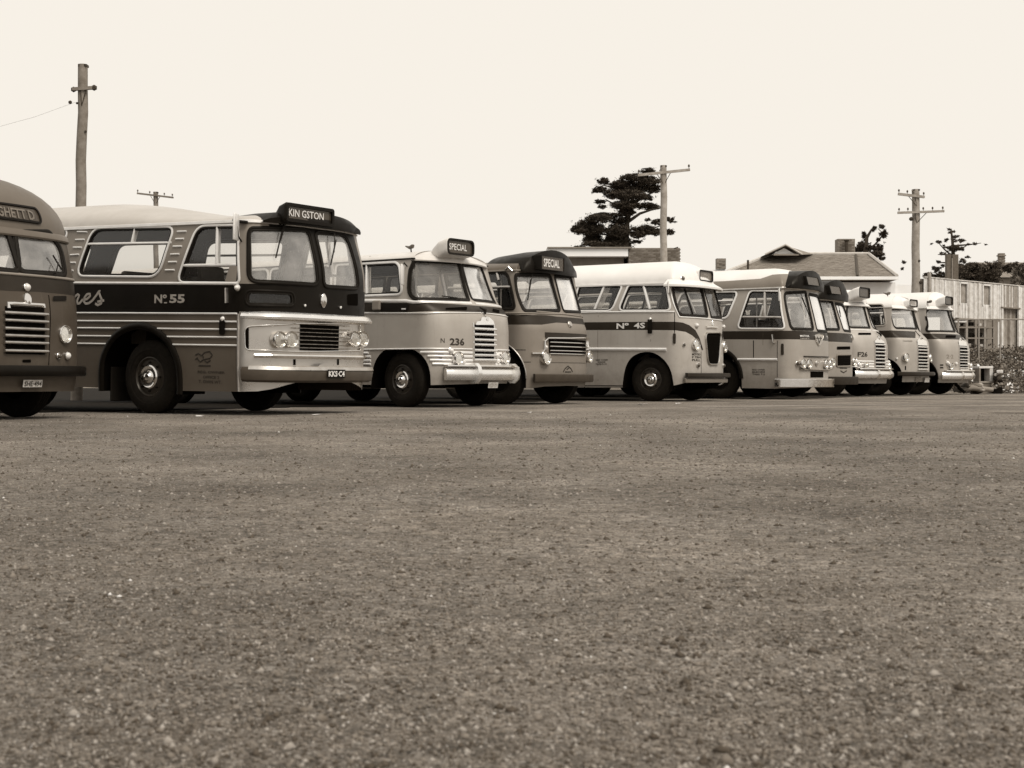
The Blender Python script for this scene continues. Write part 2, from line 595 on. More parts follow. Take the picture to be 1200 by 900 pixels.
def ring_section(w, h, n=10, y0=0.0):
    return [(y0+w*.5*math.cos(2*math.pi*i/n), h*.5*math.sin(2*math.pi*i/n)) for i in range(n)]

def lettering(name, sh, s, u0, u1, v0, v1, parent, m, off=.004, bold=0.0, shear=0.0, dv=0.0):
    pts, fs = text_geo(s, bold)
    V = [sh.at(u0+(u1-u0)*x+shear*y*(v1-v0), v0+(v1-v0)*y+dv*x, off) for x, y in pts]
    return mesh(name, V, fs, parent, m)

def flat_text(name, s, c, ax, ay, parent, m, bold=0.0):
    """text on a plane: c = lower left corner, ax, ay = full width and height vectors"""
    pts, fs = text_geo(s, bold)
    return mesh(name, [Vector(c)+Vector(ax)*x+Vector(ay)*y for x, y in pts], fs, parent, m)

def strokes(name, sh, lines, w, parent, m, off=.005):
    parts = [sweep_data(sh, ln, w, .003, 'flat', False, off-.003, .02) for ln in lines]
    V, Fc = join(parts)
    return mesh(name, V, Fc, parent, m)

def headlight(sh, u, v, r, parent, fwd=.6, off=.02, deep=.05, label=None, rim='chrome', name='headlight'):
    p = Vector(sh.at(u, v, off)); n = Vector(sh.normal(u, v)); d = (n*(1-fwd)+Vector((1, 0, 0))*fwd); d.z *= .3; d.normalize()
    pr = [(-deep, r*1.02), (.0, r*1.16), (.025, r*1.17), (.04, r*1.08), (.035, r*.98), (.01, r*.95)]
    V, Fc = lathe(pr, 22)
    h = mesh(name, orient(V, p, d), Fc[:-1], parent, rim, 40)
    V, Fc = lathe([(.012, r*.97), (-.02, r*.8), (-.05, r*.45), (-.06, 0.0001)], 20)
    mesh('reflector', orient(V, p, d), Fc, h, 'reflector', 60)
    V, Fc = lathe([(.02, r*.98), (.04, r*.75), (.052, r*.4), (.056, 0.0001)], 20)
    mesh('lens', orient(V, p, d), Fc, h, 'lens', 60)
    V, Fc = lathe([(-.05, .012), (-.02, .018), (0.0, .012), (.004, .0001)], 8)
    mesh('bulb', orient(V, p, d), Fc, h, 'lamp_glass', 60)
    return h

def small_lamp(sh, u, v, r, parent, lens='lamp_glass', name='side_lamp', rim='chrome', long=1.0):
    p = Vector(sh.at(u, v, 0)); n = Vector(sh.normal(u, v))
    V, Fc = lathe([(-.01, r*1.15), (.02, r*1.15), (.025, r)], 14)
    o = mesh(name, orient(V, p, n), Fc, parent, rim, 40)
    V, Fc = lathe([(.02, r), (.02+.5*r*long, r*.8), (.02+.8*r*long, r*.4), (.02+.9*r*long, .0001)], 14)
    mesh('lens', orient(V, p, n), Fc, o, lens, 60)
    return o

WHEEL = {}
def wheel(parent, x, y, z, r, side, cap='chrome', steer=0.0, front=True):
    """side -1 = towards the viewer; tyre with rim and hub cap as sub-parts"""
    w = .25
    key = (round(r, 3), cap, front)
    if key not in WHEEL:
        rr = r*.53
        pr = [(-w*.42, rr), (-w*.5, rr*1.12), (-w*.52, r*.8), (-w*.44, r*.95), (-w*.33, r), (-w*.17, r), (-w*.165, r*.982), (-w*.135, r*.982), (-w*.13, r),
              (-w*.02, r), (-w*.015, r*.982), (w*.015, r*.982), (w*.02, r), (w*.13, r), (w*.135, r*.982), (w*.165, r*.982), (w*.17, r),
              (w*.33, r), (w*.44, r*.95), (w*.52, r*.8), (w*.53, r*.72), (w*.51, r*.715), (w*.5, rr*1.12), (w*.42, rr)]
        tyre = lathe(pr, 36); tyre = (tyre[0], tyre[1][:-2])
        d = .02 if front else -.05
        rim = lathe([(w*.2, rr*1.0), (w*.44, rr*1.03), (w*.46, rr*.98), (w*.36, rr*.92), (w*.30+d, rr*.8), (w*.33+d, rr*.62), (w*.30+d, rr*.45), (w*.30+d, .0001)], 30)
        cp = lathe([(w*.30+d, rr*.62), (w*.42+d, rr*.61), (w*.48+d, rr*.55), (w*.42+d, rr*.46), (w*.41+d, rr*.32), (w*.5+d, rr*.24), (w*.62+d, rr*.18), (w*.66+d, rr*.08), (w*.67+d, .0001)], 26)
        nut = []
        for k in range(8):
            a = 2*math.pi*k/8
            V, Fc = lathe([(w*.3+d, .016), (w*.42+d, .014), (w*.43+d, .0001)], 6)
            nut.append(([(q[0], q[1]+rr*.74*math.cos(a), q[2]+rr*.74*math.sin(a)) for q in V], Fc))
        WHEEL[key] = [('wheel', tyre, 'tyre', 40), ('rim', rim, 'chassis' if cap == 'dark' else 'rim_paint', 40), ('hubcap', cp, 'dull_metal' if cap == 'dark' else cap, 40), ('wheel_nuts', join(nut), 'chassis', 30)]
        WHEEL[key] = [(nm, mesh_data(nm, g, m, s)) for nm, g, m, s in WHEEL[key]]
    root = None
    for nm, me in WHEEL[key]:
        o = bpy.data.objects.new(nm, me); COL.objects.link(o)
        if root is None:
            o.parent = parent; o.location = (x, y, z)
            o.rotation_euler = (random.uniform(0, 3), 0, (-math.pi/2 if side < 0 else math.pi/2)+steer)
            o.rotation_euler = (0, 0, (-math.pi/2 if side < 0 else math.pi/2)+steer)
            root = o
        else: o.parent = root
    return root

def mesh_data(name, g, m, smooth):
    me = bpy.data.meshes.new(name); me.from_pydata([tuple(v) for v in g[0]], [], g[1])
    me.materials.append(M(m)); me.polygons.foreach_set('use_smooth', [True]*len(me.polygons)); me.update()
    me.set_sharp_from_angle(angle=R(smooth))
    return me

mat('rim_paint', .018, .45, 0, .3, 9)

def stadium(w, h, r, n=5):
    return round_poly([(-w/2, -h/2), (w/2, -h/2), (w/2, h/2), (-w/2, h/2)], r, n)

def sign_box(parent, c, w, h, depth, body, r=.06, rim=.03, face='sign_glass', txt=None, txt_mat='letter_white', tw=.8, th=.5, tx=0.0, tilt=0.0, yaw=0.0, back=.45, rim_mat='rubber', drop=.12, name='destination_box'):
    """roof sign: a rounded front that tapers back into the roof, a dark rim, a glass and its blind"""
    rot = Matrix.Rotation(yaw, 4, 'Z') @ Matrix.Rotation(tilt, 4, 'Y')
    def P(x, y, z): return Vector(c)+rot @ Vector((x, y, z))
    o1 = stadium(w, h, r); n = len(o1)
    V = []
    for x, k, dz in ((0, 1, 0), (-.02, 1.03, 0), (-depth, 1.0, -drop*.4), (-depth-back*.5, .8, -drop), (-depth-back, .45, -h*.4-drop)):
        V += [P(x, y*k, z*k+dz) for y, z in o1]
    Fc = []
    for i in range(4):
        for a in range(n):
            b = (a+1) % n
            Fc.append((i*n+a, i*n+b, (i+1)*n+b, (i+1)*n+a))
    Fc.append(tuple(range(4*n, 5*n))[::-1])
    o2 = stadium(w-2*rim, h-2*rim, max(.005, r-rim))
    k0 = len(V); V += [P(.012, y, z) for y, z in o1]; k1 = len(V); V += [P(.012, y, z) for y, z in o2]; k2 = len(V); V += [P(-.02, y, z) for y, z in o2]
    Fb = []
    for a in range(n):
        b = (a+1) % n
        Fb += [(a, b, k0+b, k0+a), (k0+a, k0+b, k1+b, k1+a), (k1+a, k1+b, k2+b, k2+a)]
    o = fixn(mesh(name, V[:k0], Fc, parent, body, 40))
    used = list(range(0, n))+list(range(k0, len(V)))
    ix = {u: i for i, u in enumerate(used)}
    mesh('rim', [V[u] for u in used], [tuple(ix[q] for q in f) for f in Fb], o, rim_mat, 40)
    mesh('sign_panel', [P(-.018, y, z) for y, z in o2], [tuple(range(len(o2)))], o, face)
    if txt:
        W, H = (w-2*rim)*tw, (h-2*rim)*th
        lines = txt.split('|'); k = len(lines)
        for i, s in enumerate(lines):
            hh = H/k*(1 if k == 1 else .8)
            z0 = -H/2+(k-1-i)*H/k
            # local -Y is the viewer's left
            flat_text('lettering', s, P(-.012, -W/2+tx, z0), rot @ Vector((0, W, 0)), rot @ Vector((0, 0, hh)), o, txt_mat, .01)
    return o

def peak(parent, sh, a, vb, hz, out, back, m, shape=.5, zc=None, lift=0.0, thick=.04, name='roof_peak', pw=2.2, zend=None):
    """the dark sheet-metal brow over the windscreen: flat lower edge that follows the nose, arched top, run back over the roof"""
    n = 28; V, Fc = [], []
    prof = []
    for i in range(n+1):
        u = -a+2*a*i/n
        p = sh.raw(u, vb); x, y, nx, ny = sh.plan(u)
        s = abs(u)/a
        arch = (max(0.0, 1-s**pw))**shape
        zt = hz*arch
        lo = Vector((p[0]+nx*out, p[1]+ny*out*.4, p[2]))
        mid = Vector((p[0]+nx*(out+.01), p[1]+ny*out*.4, p[2]+.03+zt*.45))
        hi = Vector((p[0]+nx*(out-.06), p[1]*.985, p[2]+.03+zt))
        bk = Vector((p[0]-back*max(.35, nx), p[1]*.93, p[2]+.0+zt*.92+lift))
        b2 = Vector((p[0]-back*max(.35, nx)-.25, p[1]*.86, p[2]-.12+zt*.8))
        inn = Vector((p[0]-.04*nx, p[1]*.99, p[2]+.02))
        prof.append([inn, lo, mid, hi, (hi*.5+bk*.5)+Vector((0, 0, .02*arch)), bk, b2])
    k = len(prof[0])
    for q in prof: V += q
    for i in range(n):
        for j in range(k-1): Fc.append((i*k+j, (i+1)*k+j, (i+1)*k+j+1, i*k+j+1))
    return mesh(name, V, Fc, parent, m, 50)

def build_bus(B):
    sh = Shell(*B['shell'][:8], **B['shell'][8])
    root = empty(B['name'], (B['X'], B['D'], 0), (0, 0, 0), B['label'], 'bus', 'old buses parked nose out in a row')
    root.rotation_mode = 'XYZ'
    root.rotation_euler = (R(B.get('roll', 0)), R(B.get('pitch', 0)), -R(B['phi']))
    W, L = sh.W, sh.L
    vs0 = .18; vend = sh.zc+sh.vr
    um = sh.umax
    # openings
    wins = []
    for w in B['windows']:
        wins.append(w)
        if w.get('mirror'):
            q = dict(w); q['poly'] = mirror(w['poly']); q['bars'] = [mirror(b) for b in w.get('bars', [])]; wins.append(q)
    arches = []
    for a in B['arches']:
        a = chaikin(a); arches += [a, mirror(a)]
    holes = [w['poly'] for w in wins]
    skirt = B['skirt']
    # grid
    us = []
    u = 0.0
    while u < um:
        us.append(u); u += .065 if u < sh.uside+.15 else (.3 if u < um-W-.6 else .12)
    us.append(um)
    us = sorted({-q for q in us} | set(us))
    vl = [vs0+.001]
    v = .3
    while v < sh.zc-.04: vl.append(v); v += .1
    nr = 11
    vl += [sh.zc+sh.vr*i/nr for i in range(1, nr)]
    vl.append(vend-.001)
    bbs = [bb(h) for h in holes]
    pts = []
    for a in us:
        for b in vl:
            ok = True
            for h, q in zip(holes, bbs):
                if q[0] < a < q[1] and q[2] < b < q[3] and inside((a, b), h): ok = False; break
            if ok: pts.append((a, b))
    zones = B['zones']
    loops = [densify(h, .12, True) for h in holes]+[densify(a, .12, True) for a in arches]+[densify(z[1], .25, True) for z in zones]
    paths = [densify([(-um, sh.zc), (um, sh.zc)], .1), densify(skirt, .1)]
    V2, F2 = cdt(pts, loops, paths)
    mats = [B['paint'], B['roof']]
    for z in zones:
        if z[0] not in mats: mats.append(z[0])
    abb = [bb(a) for a in arches]; zbb = [bb(z[1]) for z in zones]
    def skirt_v(u):
        for i in range(len(skirt)-1):
            if skirt[i][0] <= u <= skirt[i+1][0]:
                t = (u-skirt[i][0])/max(1e-6, skirt[i+1][0]-skirt[i][0]); return skirt[i][1]*(1-t)+skirt[i+1][1]*t
        return skirt[0][1]
    body, roofF, mb, mrf = [], [], [], []
    for f in F2:
        c = (sum(V2[i][0] for i in f)/3, sum(V2[i][1] for i in f)/3)
        if abs(c[0]) > um or c[1] < skirt_v(c[0]) or c[1] > vend: continue
        bad = False
        for h, q in zip(holes, bbs):
            if q[0] < c[0] < q[1] and q[2] < c[1] < q[3] and inside(c, h): bad = True; break
        if bad: continue
        for h, q in zip(arches, abb):
            if q[0] < c[0] < q[1] and q[2] < c[1] < q[3] and inside(c, h): bad = True; break
        if bad: continue
        k = 0 if c[1] < sh.zc else 1
        for z, q in zip(zones, zbb):
            if q[0] < c[0] < q[1] and q[2] < c[1] < q[3] and inside(c, z[1]): k = mats.index(z[0])
        if c[1] < sh.zc: body.append(f); mb.append(k)
        else: roofF.append(f); mrf.append(k)
    skin('body', sh, V2, body, 0, root, mats, mb)
    skin('roof', sh, V2, roofF, 0, root, mats, mrf)
    # windows
    for w in wins:
        nm = w.get('name', 'window')
        pane = patch(nm, sh, w['poly'], -.02, root, w.get('glass', 'window_glass'), .15)
        fw = w.get('fw', .045)
        if w.get('rub', 1): sweep('rubber_seal', sh, offset_poly(w['poly'], -.012), .03, .004, pane, 'rubber', 'frame', True)
        sweep('frame', sh, offset_poly(w['poly'], fw*.45), fw, w.get('fh', .014), pane, w.get('frame', 'dull_metal'), 'frame', True)
        for b in w.get('bars', []):
            sweep('window_bar', sh, b, w.get('bw', .035), .016, pane, w.get('barm', w.get('frame', 'dull_metal')), 'frame', False, -.012)
    for t in B.get('trims', []):
        sweep(t.get('name', 'trim_strip'), sh, t['path'], t['w'], t.get('h', .018), root, t.get('m', 'white_strip'), t.get('s', 'half'))
        if t.get('mirror', True):
            sweep(t.get('name', 'trim_strip'), sh, mirror(t['path']), t['w'], t.get('h', .018), root, t.get('m', 'white_strip'), t.get('s', 'half'))
    # gutter
    sweep('gutter', sh, [(-um+1.3, sh.zc), (um-1.3, sh.zc)], B.get('gw', .035), .025, root, B.get('gm', 'dull_metal'), 'flat')
    # wheel arches: liners and lips
    for a, wl in zip(arches, [k for x in B['wheels'] for k in (x, x)]):
        arc = [p for p in a if p[1] > .12]
        V, Fc = [], []
        for i, (u, v) in enumerate(arc):
            p = Vector(sh.raw(u, v)); s = -1 if u < 0 else 1
            V += [p, Vector((p.x, s*(W-.5), p.z))]
        for i in range(len(arc)-1): Fc.append((2*i, 2*i+1, 2*i+3, 2*i+2))
        Fc.append(tuple(2*i+1 for i in range(len(arc))))
        mesh('wheel_arch', V, Fc, root, 'void')
        if B.get('lip'):
            sweep('arch_lip', sh, arc, B['lip'][0], B['lip'][1], root, B['lip'][2], 'half', False)
    # running gear
    for i, (xw, r) in enumerate(B['wheels']):
        zz = r+xw*math.sin(R(B.get('pitch', 0)))
        for s in (-1, 1):
            wheel(root, xw, s*(W-.2), zz, r, s, B.get('cap', 'chrome') if s < 0 else 'dark', B.get('steer', 0) if i == 0 else 0, i == 0)
        bm = bmesh.new(); box(bm, (xw, 0, zz), (.14, 2*W-.5, .16), bev=.03)
        bm_obj('axle', bm, root, 'chassis')
    bm = bmesh.new()
    for s in (-1, 1): box(bm, (-L/2-.1, s*.45, .58), (L-.9, .1, .26))
    box(bm, (-L*.33, .1, .5), (1.2, .7, .34), bev=.05)
    box(bm, (-L*.7, -.2, .48), (.9, .9, .3), bev=.05)
    for k in range(6): box(bm, (-.8-k*(L-1.4)/5, 0, .62), (.08, 2*W-.25, .16))
    bm_obj('chassis', bm, root, 'chassis')
    bm = bmesh.new(); fx = sh.c*.75
    box(bm, (-L/2-.15, 0, .86), (L-.75, 2*W-1.02, .06)); box(bm, (-L+.3, 0, 1.0), (.04, 2*W-.3, .5))
    bm_obj('floor', bm, root, 'lining')
    # driver's place and rows of seats
    seat_me = seat_mesh()
    xs = B.get('seat0', -2.7)
    while xs > -L+.9:
        for sy in (-1, 1):
            o = bpy.data.objects.new('seat', seat_me); COL.objects.link(o); o.parent = root; o.location = (xs, sy*.62*W/1.2, .9)
        xs -= .86
    o = bpy.data.objects.new('driver_seat', driver_mesh()); COL.objects.link(o); o.parent = root; o.location = (-sh.c-.75, -.62, .9)
    V1 = lathe([(-.015, .2), (0, .215), (.015, .2), (0, .185), (-.015, .2)], 20); V1 = (V1[0], V1[1][:-2])
    pos = Vector((-sh.c-.22, -.62, 1.86)); d = Vector((-.55, 0, .83))
    sw = [(orient(V1[0], pos, d), V1[1]), tube_data([pos, pos-d*.75], .022, 6), tube_data([pos+Vector((0, -.2, 0)), pos, pos+Vector((0, .2, 0))], .012, 5)]
    V, Fc = join(sw); mesh('steering_wheel', V, Fc, root, 'rubber', 50)
    bm = bmesh.new(); box(bm, (-sh.c*.55-.08-B.get('dashback', .1), 0, 1.55), (.3, 1.9, .4), bev=.06); box(bm, (-sh.c-.15, .1, 1.2), (1.1, .7, .6), bev=.12)
    bm_obj('dashboard', bm, root, 'lining', 40)
    # stanchions
    for (x, y) in ((-sh.c-1.25, .35), (-sh.c-1.25, -.95), (-L*.55, .3)):
        tube('stanchion', [(x, y, .9), (x, y, sh.zc+.1)], .018, root, 'dull_metal', 6)
    return root, sh

_S = {}
def seat_mesh():
    if 's' not in _S:
        bm = bmesh.new()
        box(bm, (0, 0, .42), (.46, .86, .14), bev=.04)
        box(bm, (-.24, 0, .78), (.1, .86, .62), Matrix.Rotation(-.12, 4, 'Y'), bev=.04)
        box(bm, (0, 0, .2), (.3, .7, .34))
        me = bpy.data.meshes.new('seat'); bm.to_mesh(me); bm.free(); me.materials.append(M('seat_leather')); _S['s'] = me
    return _S['s']
def driver_mesh():
    if 'd' not in _S:
        bm = bmesh.new()
        box(bm, (0, 0, .5), (.48, .5, .12), bev=.04); box(bm, (-.26, 0, .86), (.1, .48, .6), Matrix.Rotation(-.1, 4, 'Y'), bev=.04); box(bm, (0, 0, .22), (.3, .3, .44))
        me = bpy.data.meshes.new('driver_seat'); bm.to_mesh(me); bm.free(); me.materials.append(M('seat_leather')); _S['d'] = me
    return _S['d']

def grille_bars(root, sh, u0, u1, vs, w, h, m, name='grille_bar', off=.0, parent=None):
    for v in vs: sweep(name, sh, [(u0, v), (u1, v)], w, h, parent or root, m, 'half', False, off)

def hood_badge(root, sh, u, v, w, h, m='chrome', name='bonnet_badge'):
    p = Vector(sh.at(u, v, .0)); n = Vector(sh.normal(u, v))
    V, Fc = lathe([(-.01, w*.5), (.02, w*.5), (.035, w*.4), (.04, .0001)], 16)
    V = [(a, b, c*h/w) for a, b, c in V]
    return mesh(name, orient(V, p, n), Fc, root, m, 40)

def rect(u0, u1, v0, v1): return [(u0, v0), (u1, v0), (u1, v1), (u0, v1)]

def wiper(root, sh, a, b, piv):
    """blade between a and b (u,v) on an arm from piv"""
    pa, pb, pp = Vector(sh.at(*a, .03)), Vector(sh.at(*b, .03)), Vector(sh.at(*piv, .03))
    mid = pa*.5+pb*.5
    V, Fc = join([tube_data([pa, mid, pb], .011, 5), tube_data([Vector(sh.at(*piv, 0)), pp+Vector((.02, 0, 0)), mid+Vector((.015, 0, 0))], .008, 5)])
    return mesh('wiper', V, Fc, root, 'rubber', 40)

def mirror_arm(root, sh, u, v, outv, size, m='dull_metal', drop=0.0):
    """driving mirror on a bent arm"""
    p = Vector(sh.at(u, v, 0)); o = Vector(outv)
    q = p+o
    h = bmesh.new(); box(h, q+Vector((0, 0, drop)), (.03, size[0], size[1]), Matrix.Rotation(.5, 4, 'Z'), bev=.014)
    mo = bm_obj('mirror', h, root, m, 40)
    V, Fc = tube_data([p, p+o*.6+Vector((0, 0, .05)), q+Vector((0, 0, size[1]*.3+drop))], .011, 6)
    mesh('mirror_arm', V, Fc, mo, 'rubber', 40)
    return mo

TUM = [(0.25, 0.03), (0.7, 0.0), (1.6, 0.0), (2.0, 0.03), (2.6, 0.13)]
BED = [(0.3, 0.05), (0.7, 0.0), (1.3, 0.0), (1.58, 0.03), (1.72, 0.11), (1.85, 0.26), (1.95, 0.33), (2.55, 0.5)]
SHELLS = {
    'B1': (1.2, 8.5, 0.55, 2.6, [(0.3, 0.05), (0.7, 0.0), (1.2, 0.0), (1.6, 0.06), (1.8, 0.1), (2.4, 0.28)], TUM, 2.28, 0.74, {'back': 1.0}),
    'B2': (1.25, 10.5, 0.62, 2.8, [(0.3, 0.0), (1.85, 0.0), (2.65, 0.2)], [(0.3, 0.02), (0.8, 0), (1.7, 0.0), (2.0, 0.01), (2.62, 0.08)], 2.62, 0.16, {'rise': 0.3, 'back': 1.0}),
    'B3': (1.2, 10.2, 0.55, 2.6, BED, TUM, 2.57, 0.2, {'back': 0.9, 'bow': (0.72, 2.15, [(1.75, 0.0), (2.0, 0.5), (2.5, 1.0)])}),
    'B4': (1.2, 8.5, 0.55, 2.6, [(0.3, 0.03), (0.7, 0.0), (1.4, 0.0), (1.7, 0.1), (1.8, 0.14), (2.55, 0.36)], TUM, 2.55, 0.25, {'back': 0.9}),
    'B5': (1.2, 9, 0.55, 2.6, [(0.3, 0.03), (0.7, 0.0), (1.4, 0.0), (1.8, 0.03), (2.55, 0.2)], TUM, 2.56, 0.55, {'back': 0.9}),
    'B6': (1.2, 10, 0.55, 2.6, [(0.3, 0.0), (1.4, 0.0), (1.6, 0.03), (2.55, 0.25)], TUM, 2.66, 0.55, {'back': 1.2}),
    'B7': (1.2, 10, 0.55, 2.6, [(0.3, 0.0), (1.4, 0.0), (1.6, 0.03), (2.55, 0.25)], TUM, 2.55, 0.5, {'back': 0.9}),
    'B8': (1.2, 8.5, 0.55, 2.6, BED, TUM, 2.55, 0.45, {'back': 0.9, 'bow': (0.8, 2.1, [(1.4, 0.0), (2.5, 1.0)])}),
    'B9': (1.2, 8.5, 0.55, 2.6, BED, TUM, 2.57, 0.38, {'back': 0.8}),
    'B10': (1.2, 8.5, 0.55, 2.6, BED, TUM, 2.66, 0.55, {'back': 0.9, 'bow': (0.8, 2.1, [(1.4, 0.0), (2.5, 1.0)])}),
}
POSE = {'B1': (-5.834, 17.4, 28, 0), 'B2': (-2.628, 20.4, 33, 1.5), 'B3': (-0.495, 25.5, 35, 0), 'B4': (1.09, 28.07, 33, 0), 'B5': (4.401, 31.97, 32, 0), 'B6': (7.433, 35.2, 35, 0), 'B7': (8.673, 38.0, 36, 0), 'B8': (10.268, 40.5, 36, 0), 'B9': (12.082, 42.7, 36, 0), 'B10': (14.003, 45.0, 37, 0)}
WX = {'B2': -2.28, 'B3': -0.92, 'B4': -0.89, 'B5': -0.94}

# ------------------------------------------------------------------ the coaches, left to right
def Wn(pts, r=.1, **k):
    d = dict(poly=round_poly(pts, r)); d.update(k); return d

def band(top, bot, um=14.0):
    """paint band: measured edges, carried level to both ends"""
    t = [(-um, top[0][1])]+top+[(um, top[-1][1])]; b = [(-um, bot[0][1])]+bot+[(um, bot[-1][1])]
    return t+b[::-1]

def sym_path(p):
    """near-side path up to the middle of the nose, mirrored to the far side"""
    return p+[(-u, v) for u, v in p[::-1] if abs(u) > 1e-3]

def fill(u1, n, pitch, w, v0, v1, sl, r=.1, **k):
    out = []
    for i in range(n):
        a = u1-i*pitch
        out.append(Wn([(a-w, v0), (a-sl, v0), (a, v1), (a-w+sl, v1)], r, mirror=True, **k))
    return out

def arch(u, r, ry=None, top=.5, n=16):
    ry = ry or r
    return [(u-r, 0.0)]+[(u-r*math.cos(math.pi*i/n), top+ry*math.sin(math.pi*i/n)) for i in range(n+1)]+[(u+r, 0.0)]

BUS = {}
def bus(key, **b):
    b['shell'] = SHELLS[key]; b['X'], b['D'], b['phi'], b['pitch'] = POSE[key]
    r, sh = build_bus(b); BUS[key] = (r, sh); return r, sh

# ---- far left: dark coach seen nose on
u1 = [(-0.041, 2.251), (0.760, 2.290), (0.920, 2.151), (0.852, 1.810), (0.013, 1.790)]
b1, s1 = bus('B1', name='bus', label='dark grey bus at the left edge with a domed roof and a horizontal barred grille',
    paint='paint_b1', roof='roof_b1', gm='paint_b1', gw=.03,
    zones=[('dark_band', band([(-1.5, 1.742), (-0.182, 1.732), (0.294, 1.746), (0.776, 1.752)], [(-1.5, 1.553), (-0.214, 1.538), (0.258, 1.552), (0.720, 1.550)]))],
    windows=[Wn(u1, [.06, .16, .16, .08, .1], name='windscreen', glass='screen_glass', frame='rubber', fw=.05, mirror=True)]
        + fill(-2.3, 5, 1.2, 1.1, 1.55, 2.15, 0.0, frame='paint_b1'),
    arches=[arch(-2.15, .62, .6, .42), arch(-6.9, .62, .6, .42)], skirt=[(-12, .34), (-1.8, .34), (0, .34), (1.8, .34), (12, .34)],
    wheels=[(-1.15, .5), (-6.0, .5)], cap='dark', seat0=-2.4, dashback=.05,
    trims=[dict(path=[(-6.5, 1.754), (0, 1.749)], w=.035, m='grey_strip')])
# vertical panel joint, vent flap, knob, badge, grille
sweep('panel_joint', s1, [(0.428, 1.522), (0.380, 0.665)], .012, .003, b1, 'void', 'flat')
patch('vent_flap', s1, round_poly([(0.497, 1.512), (0.777, 1.530), (0.760, 1.470), (0.480, 1.452)], .02), .012, b1, 'black_paint')
small_lamp(s1, *(0.069, 1.595), .045, b1, 'lamp_glass', 'bonnet_lamp')
hood_badge(b1, s1, *(0.049, 1.450), .11, .16)
patch('grille', s1, rect(-0.306, 0.307, 0.790, 1.355), .008, b1, 'void')
sweep('grille_cap', s1, [(-0.260, 1.331), (-0.260, 1.389), (0.299, 1.389), (0.299, 1.357)], .05, .035, b1, 'chrome')
grille_bars(b1, s1, -0.340, 0.337, [1.277, 1.190, 1.096, 1.010, 0.928, 0.830], .042, .05, 'dull_metal')
patch('crank_hole', s1, round_poly([(-0.054, 0.725), (0.080, 0.729), (0.080, 0.692), (-0.054, 0.693)], .015), .006, b1, 'void')
for sx in (1, -1):
    headlight(s1, sx*0.677, 1.049, .10, b1, .45, off=.0)
    small_lamp(s1, sx*0.546, 0.778, .035, b1, 'lamp_dark')
    small_lamp(s1, sx*0.730, 0.783, .045, b1, 'lamp_glass')
bar('bumper', s1, -1.45, 1.45, 0.591, [(0, -.06), (.05, -.065), (.07, -.04), (.07, .04), (.05, .065), (0, .06)], b1, 'black_paint', .05)
pl = patch('number_plate', s1, rect(-0.060, 0.247, 0.403, 0.491), .05, b1, 'plate_white')
lettering('lettering', s1, 'SHE·494', -0.040, 0.235, 0.414, 0.474, pl, 'letter_dark', .054, .02)
sg = patch('destination_sign', s1, round_poly([(-0.560, 2.358), (0.560, 2.358), (0.560, 2.470), (-0.560, 2.470)], .085), .012, b1, 'sign_glass')
sweep('rim', s1, round_poly([(-0.560, 2.358), (0.560, 2.358), (0.560, 2.470), (-0.560, 2.470)], .085), .03, .025, sg, 'black_paint', 'flat', True)
lettering('lettering', s1, 'HIGHETT D', -0.459*.8, 0.441, 2.371, 2.444, sg, 'sign_glass_pale', .018, .02)
bar('roof_peak', s1, -1.75, 1.75, s1.zc-.03, [(-.05, -.01), (.03, -.03), (.04, -.01), (.02, .05), (-.05, .10)], b1, 'roof_b1', .0, n=40)
wiper(b1, s1, (0.623, 2.022), (0.737, 1.849), (0.566, 1.792))

